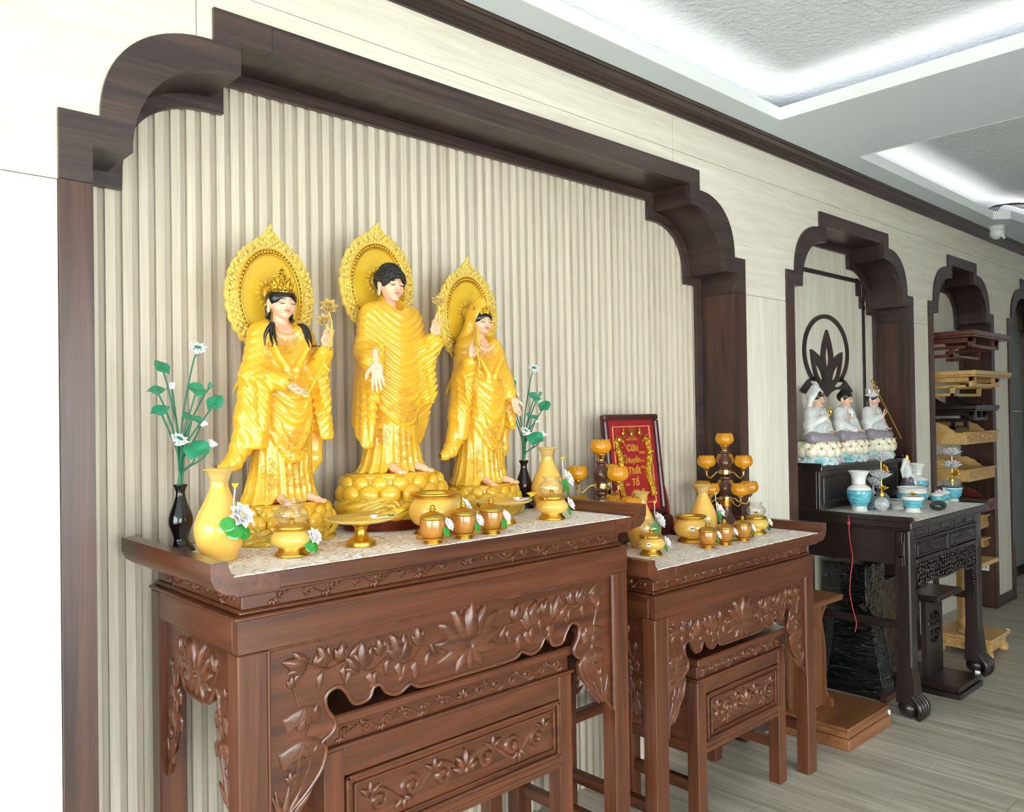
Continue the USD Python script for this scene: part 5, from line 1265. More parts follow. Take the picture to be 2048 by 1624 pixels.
# ---------- the standing Buddha in the middle
def buddha_robe():
    zs = [0, .03, .10, .20, .30, .40, .46, .51, .55, .58, .60, .618]
    A = [.132, .112, .096, .094, .096, .094, .092, .094, .088, .066, .042, .030]
    Bd = [.090, .080, .074, .074, .078, .078, .074, .072, .066, .054, .038, .030]
    cy = [0] * 8 + [.004, .008, .012, .012]; cx = [0] * 12
    Rw, Lw = np.array([-.124, -.072, .378]), np.array([.114, -.100, .452]); Re, Le = np.array([-.102, .0, .42]), np.array([.110, -.02, .395])
    def fn(P):
        x, y, z = P.T
        d = s_loft(P, zs, cx, cy, A, Bd, 2.2)
        th = np.arctan2(y, x)
        low = np.clip((.20 - z) / .18, 0, 1)
        d -= low * .008 * (cord(th * 3.2) - .3)
        d = smin(d, s_chain(P, [(-.078, .006, .548), Re, Rw + [0, .015, 0]], [.040, .042, .032], .02), .035)
        d = smin(d, s_chain(P, [(.078, .006, .548), Le, Lw], [.040, .042, .028], .02), .035)
        for sg, e, w, zb in ((-1, Re, Rw, .085), (1, Le, Lw, .075)):
            q = np.clip((.42 - z) / (.42 - zb), 0, 1); ax, by = .022 + .006 * q, .062
            X, Y = x - sg * (.104 + .030 * q), y + .018 - .01 * q
            s = (np.sqrt((X / ax) ** 2 + (Y / by) ** 2) - 1) * ax * .85 - .0035 * (ridge(y * 30 + q) - .4)
            s = smax(s, np.maximum(zb + .16 * np.clip((.04 - y) / .09, 0, 1) * (sg > 0) + .10 * np.clip((y + .05) / .1, 0, 1) * (sg < 0) - z, z - .43), .012); d = smin(d, s, .016)
        # outer robe ends in a deep curve over the under-skirt
        yf = -np.interp(z, zs, Bd) * np.sqrt(np.clip(1 - (x / np.interp(z, zs, A)) ** 2, 0, 1))
        edge = .155 + 7.0 * (x - .008) ** 2 - z
        d = np.where(edge < 0, d - .006 * np.clip(-edge / .008, 0, 1) * np.clip(-y / .02 + .5, 0, 1), d)
        # long U folds from the shoulders
        phi = z - 9.0 * (x - .012) ** 2 + 26 * np.abs(x - .012) ** 3
        w = np.clip(-y / .03 + .3, 0, 1) * np.clip((z - .15) / .04, 0, 1) * np.clip((.585 - z) / .03, 0, 1)
        d -= w * .0052 * (cord(phi / .027 + .15 * np.sin(z * 40)) - .3)
        d -= .003 * (ridge((z + .4 * np.abs(x)) / .024) - .4) * np.clip((np.abs(x) - .105) / .02, 0, 1) * np.clip((z - .37) / .03, 0, 1)
        # collar roll
        d = smin(d, s_chain(P, [(-.038, .044, .596), (-.042, .0, .584), (-.032, -.036, .560), (.0, -.054, .540), (.032, -.036, .560), (.042, .0, .584), (.038, .044, .596)], [.0065] * 7, .008), .012)
        for fx, fy in ((-.052, -.108), (.062, -.102)): d = smax(d, -s_ell(P, (fx, fy, .0), (.026, .055, .028)), .006)
        return smax(d, -s_ell(P, (0, -.026, .604), (.035, .050, .052)), .008)
    return fn, Rw, Lw

def buddha(loc, label):
    hb = .192; t = thing('golden_statue', label, 'statue', loc)
    st = part(t, 'wooden_stand', scl(lathe(smoothp([(0, 0), (.92, .0), (.95, .010), (.90, .018), (.97, .030), (1.0, .040), (.96, .045), (0, .045)], 3), 48), .185, .14, 1), 'rosewood', 40)
    lotus_base(t, .205, .152, hb - .045, 2, z0=.045)
    fn, Rw, Lw = buddha_robe(); U = lambda m: mv(m, 0, 0, hb)
    rb = part(t, 'robe', U(sdf_mesh(fn, (-.21, -.17, -.004), (.21, .14, .635), .0036)), 'jade', True)
    em = [gold_scrolls(fn, [(-.05, .20), (0, .165), (.055, .20), (.06, .235), (0, .25), (-.055, .235)], 72, 13), gold_scrolls(fn, [(-.035, .04), (.03, .04), (.035, .10), (.03, .145), (-.03, .145), (-.04, .10)], 56, 14), gold_scrolls(fn, [(-.085, .10), (-.06, .10), (-.06, .19), (-.085, .20)], 20, 15), gold_scrolls(fn, [(.06, .10), (.085, .10), (.085, .20), (.06, .19)], 20, 16), gold_scrolls(fn, [(-.02, .27), (.02, .27), (.02, .29), (-.02, .29)], 8, 17)]
    part(rb, 'embroidery', U(cat(em)), 'gold_thread', True, kind='stuff')
    s = .114; hz = .598 + s / 2
    def M(m): return mv(rot(scl(m, s * 1.12, s * 1.06, s), 7, 'x'), 0, -.004, hb + hz)
    hd = make_head(t, M, s, 'curls', 1.15)
    part(hd, 'forehead_dot', M(ball(*onto(head_sdf, [(0, .16)], .004, y0=-.6, y1=.2)[0], .014, 1)), 'gold', True)
    part(t, 'hand', U(place(HAND_OPEN[1], frame(Rw + [.0, -.020, -.004], (.03, -.10, -1), (-.45, -1, .05)), .102)), 'skin', True)
    part(t, 'hand', U(place(HAND_PINCH[-1], frame(Lw + [.002, -.006, .016], (.10, -.05, 1), (-.2, -1, 0)), .090)), 'skin', True)
    b = Lw + [-.004, -.040, .075]
    part(t, 'lotus_stalk', U(lotus_stalk([b + [.030, .004, -.070], b + [.020, 0, -.045], b, b + [.0, 0, .03], b + [-.004, 0, .055]], .0032)), 'jade', True)
    part(t, 'lotus_flower', U(small_lotus(b + [-.004, 0, .056], .031, 45, -30, .4)), 'jade_pale', 50)
    for x, y, az, k in ((-.052, -.080, -8, 1), (.062, -.076, 18, -1)): part(t, 'foot', U(mv(rot(scl(FOOT[k], .064), az, 'z'), x, y - .028, -.001)), 'skin', True)
    halo(t, hb + .668, .080, .152, .180, hb + .880, .110, .138)
    return t
attendant((1.235, -.02, TZ), 'golden statue with gold crown and long black hair, leftmost of three, holding a lotus stalk', 'crown')
buddha((1.655, -.015, TZ), 'golden statue with black curled hair, middle of three, on a low round wooden stand')
attendant((2.085, .0, TZ), 'golden veiled statue, rightmost of three on the taller altar', 'veil')
# ================================================================== RIGHT SIDE: dark altar, porcelain statues, offerings
def dark_altar(loc):
    """loc: middle of the front on the floor, x half width .62"""
    t = thing('dark_altar_table', 'black-brown carved altar table with drawers and claw feet, in front of the second niche', 'altar table', loc)
    h, D, zt = .615, .72, 1.145
    for s in (-1, 1):
        for b in (0, 1):
            y0 = .0 if not b else D - .10
            a, c = sorted((s * (h - .005), s * (h - .095)))
            leg = part(t, 'leg', bx(a, c, y0, y0 + .085, .12, zt - .05, .008), 'ebony')
            xm = (a + c) / 2
            cl = [ball(xm, y0 + .035, .055, .062, 2, (1.0, 1.0, .9)), hull([(a, y0, .30), (c, y0, .30), (a, y0 + .085, .30), (c, y0 + .085, .30), (a - .012, y0 - .02, .09), (c + .012, y0 - .02, .09), (a - .01, y0 + .09, .09), (c + .01, y0 + .09, .09)])]
            for k in range(4): cl.append(tube(smoothp([(xm + (k - 1.5) * .030, y0 + .0, .13), (xm + (k - 1.5) * .036, y0 - .040, .085), (xm + (k - 1.5) * .034, y0 - .042, .035), (xm + (k - 1.5) * .030, y0 - .025, .006)], 4), [.017] * 12 + [.010], 8))
            part(leg, 'claw_foot', cl, 'ebony', 50)
        part(t, 'side_panel', bx(*sorted((s * (h - .02), s * (h - .04))), .08, D - .1, .88, zt - .05, .003), 'ebony_x')
        part(t, 'stretcher', bx(*sorted((s * (h - .03), s * (h - .07))), .08, D - .09, .50, .545, .005), 'ebony_x')
        # corner brackets beside the top
        fret = []
        for (x0, x1, z0, z1) in ((0, .012, .0, .20), (.0, .05, .19, .20), (.04, .05, .14, .19), (.018, .05, .135, .145), (.018, .026, .05, .14), (.018, .044, .05, .06), (.036, .044, .0, .06)):
            a, c = sorted((s * (h + .002 + x0), s * (h + .002 + x1))); fret.append(bx(a, c, .02, .045, .885 + z0, .885 + z1, .002))
        part(t, 'corner_bracket', fret, 'ebony')
    part(t, 'tabletop', [bx(-h - .055, h + .055, -.035, D, zt - .045, zt, .006), bx(-h - .03, h + .03, -.02, D - .01, zt - .058, zt - .045, .003)], 'ebony_x')
    for s in (-1, 1):
        e = Polygon([(0, 0), (.045, 0), (.045, .022), (.02, .026), (.012, .030), (0, .028)])
        e = affinity.translate(affinity.scale(e, 1, 1, origin=(0, 0)) if s < 0 else affinity.scale(e, -1, 1, origin=(0, 0)), s * (h + .055), zt - .002)
        part(t, 'turned_up_end', prism(e, -.035, D), 'ebony_x', 30)
    X = h - .095
    part(t, 'top_panel', [bx(-X, X, .012, .03, 1.025, zt - .058, .002)], 'ebony_x')
    ins = []
    for k in range(5):
        c = -X + (k + .5) * 2 * X / 5; w = X / 5 - .02; ins += [bx(c - w, c + w, .004, .014, 1.037, 1.043, .001), bx(c - w, c + w, .004, .014, 1.073, 1.079, .001), bx(c - w, c - w + .006, .004, .014, 1.037, 1.079, .001), bx(c + w - .006, c + w, .004, .014, 1.037, 1.079, .001)]
    part(t, 'top_moulding', ins, 'ebony_x', kind='stuff')
    part(t, 'rail', bx(-X, X, -.004, .03, 1.010, 1.026, .004), 'ebony_x')
    part(t, 'rail', bx(-X, X, -.006, .03, .885, .912, .004), 'ebony_x')
    part(t, 'divider', bx(-.022, .022, -.004, .03, .912, 1.01, .003), 'ebony')
    for s in (-1, 1):
        c = s * (X + .022) / 2; w = (X - .022) / 2 - .004
        d = part(t, 'drawer', bx(c - w, c + w, .004, .04, .917, 1.006, .003), 'ebony_x')
        q = [bx(c - w + a, c + w - a, -.006, .006, z0, z1, .002) for a, z0, z1 in ((.012, .926, .932), (.012, .991, .997))] + [bx(x0, x0 + .006, -.006, .006, .926, .997, .002) for x0 in (c - w + .012, c + w - .018)]
        part(d, 'drawer_moulding', q, 'ebony_x')
        part(d, 'drawer_carving', mv(scroll_band(1.3 * w, .05, 0, 2, 9), c, .004, .96), 'ebony_x', 50)
    # openwork apron with beaded carving
    r = np.random.default_rng(5)
    ap = part(t, 'apron', bx(-X, X, .018, .03, .745, .885, .002), 'ebony_x')
    cv = []
    for k in range(26):
        x = -X + .02 + k * (2 * X - .04) / 25; a = .70 + .03 * abs(math.sin(k * .9))
        for j in range(5): cv.append(ball(x + r.normal(0, .006), .012, .765 + .026 * j + r.normal(0, .004), .011, 1, (1, .7, 1.2)))
        if k % 2 == 0: cv.append(scroll(x, .82, .022, .010, .004, 1 if k % 4 else -1))
    part(ap, 'apron_carving', cv, 'ebony_x', 50, kind='stuff')
    part(t, 'apron_edge', tube(smoothp([(-X, .014, .60), (-X + .05, .014, .72), (-X + .18, .014, .735), (-X + .22, .014, .76), (0, .014, .745), (X - .22, .014, .76), (X - .18, .014, .735), (X - .05, .014, .72), (X, .014, .60)], 6), .008, 8), 'ebony_x')
    for s in (-1, 1):
        sp = [bx(*sorted((s * X, s * (X - .012))), .016, .03, .52, .75, .002)]
        for j in range(11): sp += [ball(s * (X - .018 - .014 * (j % 2)), .016, .54 + .019 * j, .013, 1, (1.1, .7, .8))]
        part(t, 'spandrel', sp, 'ebony_x', 50, kind='stuff')
    return t
DY0 = -.52
dark_altar((5.495, DY0, 0)); Z3 = 1.1475
solo('table_runner', prism_z(sbox(4.915, DY0 - .035, 6.075, .10), 1.145, Z3), 'cloth', 'white patterned runner on the black-brown altar, under the blue porcelain', 'table runner', smooth=False)
sd = thing('raised_stand', 'low black-brown stand at the back of the dark altar, carrying three white statues', 'stand', (5.455, -.01, Z3))
part(sd, 'stand_top', bx(-.63, .63, -.02, .245, .265, .298, .005), 'ebony_x')
part(sd, 'front_panel', bx(-.60, .60, .012, .03, .02, .265, .003), 'ebony_x')
for s in (-1, 1):
    part(sd, 'side_panel', bx(*sorted((s * .60, s * .58)), .03, .235, .02, .265, .003), 'ebony_x')
    part(sd, 'stand_foot', bx(*sorted((s * .61, s * .55)), .0, .24, .0, .03, .004), 'ebony_x')
    part(sd, 'turned_up_end', bx(*sorted((s * .63, s * .612)), -.02, .245, .298, .315, .004), 'ebony_x')
for k in range(3):
    c = (k - 1) * .39; f = [bx(c - .17, c + .17, .002, .014, z, z + .012, .003) for z in (.06, .215)] + [bx(c + e - .006, c + e + .006, .002, .014, .06, .227, .003) for e in (-.164, .164)]
    part(sd, 'panel_moulding', f, 'ebony_x')

# ---- seated porcelain statues
def seated(loc, label, kind):
    t = thing('porcelain_statue', label, 'statue', loc)
    r = np.random.default_rng(3)
    rock = sdf_mesh(lambda P: s_loft(P, [0, .02, .05, .075], [0] * 4, [0] * 4, [.163, .165, .155, .14], [.135, .13, .115, .10]) - .018 * (meshkit.fbm(P * 26, 3) - .5) * 2, (-.22, -.16, -.002), (.22, .16, .09), .007)
    part(t, 'rock_base', rock, 'rock_glaze', True)
    part(t, 'lotus_core', scl(lathe(smoothp([(0, .05), (.12, .055), (.145, .09), (.140, .135), (.12, .15), (0, .15)], 3), 32), 1.12, .84, 1), 'cream_petal', 60)
    pt, tip = [], []
    for row, (n, z, k, q0) in enumerate(((13, .085, 1.0, 1.0), (13, .118, .95, .85))):
        for i in range(n):
            q = (i + .5 * row) * 2 * PI / n; pt.append(mv(rot(ball(0, 0, 0, 1, 2, (.026, .040 * q0, .036 * q0)), math.degrees(q)), .155 * k * math.cos(q), .118 * k * math.sin(q), z))
            tip.append(ball(.182 * k * math.cos(q), .143 * k * math.sin(q), z + .020, .0065, 1))
    part(t, 'lotus_petals', pt, 'cream_petal', True); part(t, 'petal_tips', tip, 'gold_satin', True, kind='stuff')
    Rw, Lw = np.array([-.028, -.085, .212]), np.array([.028, -.085, .212])
    if kind != 'buddha': Rw = np.array([-.045, -.085, .295])
    def fn(P):
        x, y, z = P.T
        d = s_loft(P, [.145, .18, .23, .29, .335, .36, .375], [0] * 7, [.015, .018, .018, .015, .012, .012, .014], [.095, .085, .074, .078, .080, .055, .030], [.072, .066, .056, .054, .050, .040, .030], 2.2)
        for s, w in ((-1, Rw), (1, Lw)): d = smin(d, s_chain(P, [(s * .072, .01, .335), (s * .105, -.002, .255), w + [0, .012, 0]], [.034, .034, .022], .02), .025)
        for s in (-1, 1): d = smin(d, s_chain(P, [(s * .10, .0, .25), (s * .112, -.01, .20), (s * .105, -.02, .165)], [.03, .03, .02], .02), .02)
        d -= .0025 * (ridge((z + .7 * np.abs(x)) / .028) - .4) * np.clip((z - .17) / .03, 0, 1)
        return smax(d, -s_ell(P, (0, -.058, .318 if kind == 'buddha' else .325), (.048, .05, .072) if kind == 'buddha' else (.026, .045, .035)), .008)
    part(t, 'robe', sdf_mesh(fn, (-.17, -.14, .13), (.17, .10, .40), .005), 'robe_glaze', True)
    def lg(P):
        x, y, z = P.T; a = s_ell(P, (0, -.02, .163), (.150, .10, .030))
        for s in (-1, 1): a = smin(a, s_chain(P, [(s * .05, .02, .17), (s * .135, -.035, .172), (s * .02, -.088, .168)], [.04, .036, .028], .02), .02)
        a -= .0025 * (ridge(x / .03) - .4); return np.maximum(a, .138 - z)
    part(t, 'leg_drape', sdf_mesh(lg, (-.2, -.15, .13), (.2, .1, .23), .006), 'violet_grey', True)
    s = .103; hz = .366 + s / 2
    def M(m): return mv(rot(scl(m, s * 1.15, s * 1.08, s), 6, 'x'), 0, .0, hz)
    hd = make_head(t, M, s, {'buddha': 'smooth', 'hood': 'veil', 'crown': 'veil'}[kind], 1.15 if kind != 'buddha' else 1.25, 'skin_pale')
    if kind == 'buddha':
        part(hd, 'hair_jewel', M(ball(0, -.33, .45, .04, 1)), 'gold', True)
    elif kind == 'hood':
        def vl(P):
            Q = P.copy(); Q[:, 0] = np.abs(Q[:, 0]); o = s_ell(Q, (0, .10, .22), (.48, .50, .50)); o = smin(o, s_ell(Q, (0, .16, .68), (.22, .24, .26)), .2)
            o = smin(o, s_chain(Q, [(.36, .14, .1), (.42, .18, -.35), (.55, .16, -.8)], [.16, .17, .2], .1), .12); o -= .014 * (ridge(np.arctan2(Q[:, 2] - .2, Q[:, 1] + .1) * 6) - .4)
            return smax(o, -s_ell(Q, (0, -.42, .02), (.40, .70, .58)), .03)
        part(hd, 'veil', M(sdf_mesh(vl, (-.9, -.7, -1.1), (.9, .75, 1.05), .05)), 'robe_glaze', True)
        part(hd, 'hair_band', M(cat([ball(.40 * math.sin(q), .05 - .43 * math.cos(q), .33 + .0 * q, .032, 1) for q in np.linspace(-1.1, 1.1, 11)])), 'gold', True)
    else:
        c = [mv(rot(petal(.42, .36, .35, .12), -74, 'y'), .36, 0, .32) for _ in range(1)]
        part(hd, 'crown', M(mv(cat([lathe([(.40, .20), (.43, .26), (.40, .36), (.2, .5), (0, .52)], 24)] + [rot(c[0], 360 * k / 7 - 90) for k in range(7)]), 0, .07, 0)), 'robe_glaze', 40)
        part(hd, 'ribbon', M(cat([tube(smoothp([(sg * .40, .0, .2), (sg * .41, -.05, -.2), (sg * .36, -.12, -.7), (sg * .34, -.16, -1.1)], 5), .045, 6, flat=.4) for sg in (-1, 1)])), 'robe_glaze', True)
    for sg, w, up, pl, hm in ((-1, Rw, (.55, -.3, -.15) if kind == 'buddha' else (.1, -.1, 1), (.0, -.3, 1) if kind == 'buddha' else (.3, -1, 0), HAND_OPEN[1] if kind == 'buddha' else HAND_PINCH[1]), (1, Lw, (-.75, -.3, -.1), (0, -.2, 1), HAND_OPEN[-1])):
        part(t, 'hand', place(hm, frame(w + [0, -.004, 0], up, pl), .062), 'skin_pale', True)
    if kind == 'buddha':
        part(t, 'chest_emblem', ball(*(onto(lambda P: smin(head_sdf((P - [0, 0, hz]) / s), neck_sdf((P - [0, 0, hz]) / s), .05) * s, [(0, .315)], .001)[0]), .006, 1, (1, .4, 1)), 'rosewood', True)
    if kind == 'hood':
        b = Rw + [.006, -.025, .045]; part(t, 'gold_vase', mv(lathe(smoothp([(0, -.02), (.008, -.018), (.011, .0), (.006, .014), (.004, .024), (.008, .03), (0, .03)], 3), 14), *b), 'gold', 60)
        part(t, 'gold_ornament', [scroll(.03 + .02 * k, .19 - .012 * k, .012, -.105, .002) for k in range(3)], 'gold', True)
    if kind == 'crown':
        a, b = Rw + [.10, -.085, -.155], Rw + [-.12, .01, .235]
        part(t, 'staff', tube([a, b], .0035, 8), 'gold', True)
        d = (b - a) / np.linalg.norm(b - a); q = []
        for k in range(4): q.append(mv(rot(ring(0, 0, 0, .016, .0025, 18, 6, 'y'), 20 * k), *(b - d * .02 * k + [.016 * (-1) ** k, 0, 0])))
        part(t, 'staff_head', q + [ball(*(b + d * .012), .011, 1)], 'gold', True)
        part(t, 'bracelet', ring(Lw[0], Lw[1] + .01, Lw[2], .02, .003, 16, 6, 'x'), 'gold', True)
    return t
ZS = Z3 + .298
seated((5.008, .085, ZS), 'white seated statue in a white hood, leftmost of three on the dark altar', 'hood')
seated((5.415, .085, ZS), 'white seated statue with black hair and bare chest, middle of three on the dark altar', 'buddha')
seated((5.850, .085, ZS), 'white seated statue with white crown and gold staff, rightmost on the dark altar', 'crown')

# ---- blue and white porcelain, crystal
def blue_vase(loc, label):
    t = thing('porcelain_vase', label, 'vase', loc, 0, 'white and turquoise vases on the dark altar')
    part(t, 'foot', lathe(smoothp([(0, 0), (.050, 0), (.050, .006), (.046, .022), (.048, .036)], 3), 40), 'glaze_white', 60)
    part(t, 'belly', lathe(smoothp([(.048, .035), (.062, .062), (.073, .095), (.076, .122), (.073, .137)], 4), 44), 'turquoise_glaze', 60)
    part(t, 'neck', lathe(smoothp([(.073, .1365), (.066, .152), (.052, .163), (.042, .172), (.040, .19), (.044, .215), (.056, .240), (.065, .252), (.062, .254), (.045, .225), (.03, .18), (0, .16)], 4), 44), 'glaze_white', 60)
    part(t, 'gold_band', ring(0, 0, .170, .0440, .0014, 40, 6), 'gold', True)
    return t
b1 = blue_vase((5.150, -.115, Z3), 'white and turquoise vase at the left of the dark altar')
dup(b1, 'white and turquoise vase at the right of the dark altar, behind the bowl', (6.085, -.115, Z3))
def crystal_lotus(R, seedp=0):
    return lotus([(9, R, R * .46, 24, R * .14, 0, 0), (9, R * 1.0, R * .46, 42, R * .12, R * .02, 20), (8, R * .95, R * .42, 60, R * .10, R * .04, 5), (6, R * .85, R * .36, 76, R * .06, R * .06, 30)])
def crystal_lamp(loc, label, style):
    t = thing('crystal_lamp', label, 'crystal lotus lamp', loc)
    if style == 0:
        part(t, 'crystal_ball', [trimesh.creation.icosphere(2, .045).apply_translation((0, 0, .047)) if False else ball(0, 0, .047, .045, 2), lathe([(0, 0), (.03, 0), (.026, .012), (0, .014)], 16)], 'crystal', False)
        z0 = .095
    else:
        part(t, 'cup', lathe(smoothp([(0, .0), (.040, 0), (.036, .012), (.040, .022)], 3), 36), 'glaze_white', 60)
        part(t, 'bowl', lathe(smoothp([(.040, .021), (.056, .045), (.061, .075), (.064, .092), (.058, .094), (0, .08)], 3), 40), 'turquoise_glaze', 60)
        part(t, 'rim', ring(0, 0, .093, .0635, .003, 36, 6), 'glaze_white', True)
        part(t, 'globe', lathe(smoothp([(.03, .095), (.052, .108), (.060, .128), (.052, .148), (.03, .16)], 4), 36), 'clear_glass', True)
        z0 = .135
    part(t, 'stem', [tube([(0, 0, z0 - .03), (0, 0, .335)], .004, 8), lathe([(0, z0 - .004), (.018, z0), (.020, z0 + .014), (.012, z0 + .03), (0, z0 + .034)], 20)], 'gold', 40)
    part(t, 'gold_lotus', mv(lotus([(9, .032, .018, 25, .006, 0, 0), (8, .027, .016, 55, .004, .002, 20)]), 0, -.01, z0 + .04), 'gold', 40)
    part(t, 'gold_lotus', mv(rot(lotus([(9, .028, .016, 20, .006, 0, 0), (8, .024, .014, 50, .004, .002, 20)]), 65, 'x'), -.045, -.035, .27 if style == 0 else .20), 'gold', 40)
    part(t, 'crystal_lotus', mv(crystal_lotus(.066), 0, 0, .225 if style else .205), 'crystal', False)
    part(t, 'crystal_lotus', mv(crystal_lotus(.064), .004, 0, .315), 'crystal', False)
    return t
crystal_lamp((5.225, -.225, Z3), 'crystal lotus lamp on a clear ball, left front of the dark altar', 0)
crystal_lamp((6.10, -.345, Z3), 'crystal lotus lamp on a turquoise cup, at the right end of the dark altar', 1)
cl = thing('blue_lamp', 'turquoise porcelain oil lamp with a gold flower, at the left front of the dark altar', 'oil lamp', (5.300, -.385, Z3))
part(cl, 'foot', lathe(smoothp([(0, 0), (.046, 0), (.046, .008), (.040, .020), (.044, .03)], 3), 36), 'glaze_white', 60)
part(cl, 'cup', lathe(smoothp([(.044, .029), (.056, .05), (.060, .078)], 3), 36), 'turquoise_glaze', 60)
part(cl, 'rim', lathe(smoothp([(.060, .077), (.066, .083), (.066, .092), (.06, .10), (.05, .096), (0, .09)], 3), 36, lambda T, R, Z: (R * (1 + .02 * np.sin(10 * T)), Z)), 'glaze_white', 60)
part(cl, 'gold_lotus', mv(lotus([(9, .026, .015, 25, .004, 0, 0), (7, .022, .013, 60, .003, .002, 20)]), 0, 0, .104), 'gold', 40)
ibw = thing('porcelain_bowl', 'wide turquoise and white porcelain incense bowl on the dark altar', 'incense bowl', (5.610, -.265, Z3))
part(ibw, 'foot', lathe(smoothp([(0, 0), (.060, 0), (.060, .012), (.050, .022), (.055, .030)], 3), 40), 'glaze_white', 60)
part(ibw, 'body', lathe(smoothp([(.055, .029), (.090, .055), (.096, .075), (.090, .092)], 4), 44), 'turquoise_glaze', 60)
part(ibw, 'rim', lathe(smoothp([(.090, .0915), (.086, .105), (.092, .120), (.097, .126), (.090, .128), (.080, .115), (0, .10)], 4), 44), 'glaze_white', 60)
part(ibw, 'gold_band', ring(0, 0, .127, .0945, .0018, 40, 6), 'gold_dark', True)
ds = thing('porcelain_dish', 'white porcelain dish beside the turquoise incense bowl', 'footed dish', (5.41, -.245, Z3))
part(ds, 'dish', lathe(smoothp([(0, 0), (.04, 0), (.035, .02), (.07, .045), (.10, .055), (.098, .058), (.06, .052), (0, .05)], 3), 40), 'glaze_white', 60)
def blue_cup(loc, label):
    t = thing('porcelain_cup', label, 'lidded cup', loc, 0, 'turquoise lidded cups on the dark altar')
    part(t, 'saucer', lathe(smoothp([(0, 0), (.026, 0), (.028, .006), (.040, .014), (.041, .017), (.02, .014), (0, .014)], 3), 32, lambda T, R, Z: (R * (1 + .03 * np.sin(8 * T)), Z)), 'glaze_white', 60)
    part(t, 'cup', lathe(smoothp([(0, .014), (.024, .015), (.036, .032), (.039, .050), (.036, .062)], 3), 32), 'turquoise_glaze', 60)
    part(t, 'lid', lathe(smoothp([(.037, .062), (.039, .066), (.032, .076), (.016, .084), (.006, .088), (.008, .095), (0, .099)], 3), 32), 'glaze_white', 60)
    return t
c0 = blue_cup((5.790, -.350, Z3), 'turquoise lidded cup, leftmost of three on the dark altar')
dup(c0, 'turquoise lidded cup, middle of three on the dark altar', (5.885, -.335, Z3))
dup(c0, 'turquoise lidded cup, rightmost of three on the dark altar', (5.985, -.330, Z3))
st = sdf_mesh(lambda P: s_ell(P, (0, 0, .032), (.062, .048, .033)) + .004 * (meshkit.fbm(P * 40, 3) - .5), (-.08, -.07, -.01), (.08, .07, .08), .006)
sp_ = thing('dark_pebble', 'dark green polished pebble at the front edge of the dark altar', 'stone', (5.478, -.47, Z3))
part(sp_, 'pebble', st, 'pebble_green', True)
fg = thing('crystal_figurine', 'small figure with a gold crown on a grey crystal rock, right of the white statues', 'figurine', (5.90, -.125, Z3))
part(fg, 'rock', sdf_mesh(lambda P: s_loft(P, [0, .05, .12, .17], [0] * 4, [0] * 4, [.062, .066, .055, .04], [.05, .052, .045, .035]) - .02 * (meshkit.fbm(P * 34, 3, 2) - .5) * 2, (-.09, -.08, -.002), (.09, .08, .20), .006), 'crystal_dark', False)
part(fg, 'robe', sdf_mesh(lambda P: smin(smin(s_cap(P, (0, 0, .17), (-.01, 0, .24), .036, .026), s_chain(P, [(.0, -.01, .235), (.035, -.02, .215), (.05, -.03, .20)], [.014, .012, .009]), .015), s_chain(P, [(0, -.01, .18), (.03, -.03, .165), (.032, -.035, .12)], [.024, .02, .016]), .015) - .003 * (ridge(P[:, 2] / .02) - .4), (-.08, -.08, .10), (.08, .06, .28), .005), 'robe_glaze', True)
part(fg, 'head', [ball(-.008, -.006, .275, .017, 2, (.9, .95, 1.1))], 'skin_pale', True)
part(fg, 'hair', sdf_mesh(lambda P: smin(s_cap(P, (-.02, .008, .285), (-.045, .02, .22), .018, .010), s_cap(P, (-.045, .02, .22), (-.06, .01, .17), .012, .006), .01), (-.09, -.03, .14), (.02, .05, .32), .005), 'robe_glaze', True)
part(fg, 'crown', mv(lotus([(6, .030, .014, 80, .010, 0, 0), (5, .038, .014, 84, .006, .003, 30)]), -.008, .0, .285), 'gold', 40)
cc = thing('crystal_flower', 'cluster of blue-grey crystal flowers on a rock, behind the crystal lamp', 'ornament', (5.34, -.115, Z3))
part(cc, 'rock', sdf_mesh(lambda P: s_loft(P, [0, .03, .06, .075], [0] * 4, [0] * 4, [.075, .075, .06, .04], [.05, .05, .04, .03]) - .018 * (meshkit.fbm(P * 30, 3, 5) - .5) * 2, (-.11, -.08, -.002), (.11, .08, .10), .007), 'crystal_blue', False)
for k, (x, y, z, R) in enumerate(((-.01, -.01, .155, .055), (.04, .0, .20, .05), (.05, -.02, .12, .045), (-.045, 0, .10, .04))):
    part(cc, 'crystal_lotus', [mv(rot(crystal_lotus(R), 25, 'x'), x, y, z), tube([(x * .3, y, .05), (x, y, z)], .004, 6)], 'crystal' if k != 2 else 'crystal_blue', False)
ele = thing('crystal_elephant', 'small grey glass elephant with raised trunk, beside the turquoise bowl', 'figurine', (5.525, -.110, Z3))
def el(P):
    Q = P.copy(); Q[:, 1] = np.abs(Q[:, 1]); d = s_ell(Q, (0, 0, .055), (.048, .032, .034)); d = smin(d, s_ell(Q, (-.048, 0, .075), (.024, .022, .026)), .015)
    for x in (-.03, .032): d = smin(d, s_cap(Q, (x, .017, .045), (x, .019, .008), .015, .014), .01)
    d = smin(d, s_chain(Q, [(-.065, 0, .07), (-.082, 0, .062), (-.092, 0, .085), (-.088, 0, .108)], [.011, .009, .007, .005]), .008); d = smin(d, s_ell(Q, (-.040, .026, .076), (.016, .006, .022)), .006)
    return smin(d, s_cap(Q, (.046, 0, .06), (.056, 0, .035), .004, .003), .005)
part(ele, 'body', sdf_mesh(el, (-.11, -.05, -.004), (.07, .05, .12), .0045), 'crystal_blue', True)
for s in (-1, 1): part(ele, 'tusk', tube(smoothp([(-.062, s * .012, .063), (-.075, s * .014, .056), (-.082, s * .013, .062)], 3), [.003] * 6 + [.001], 6), 'glaze_white', True)
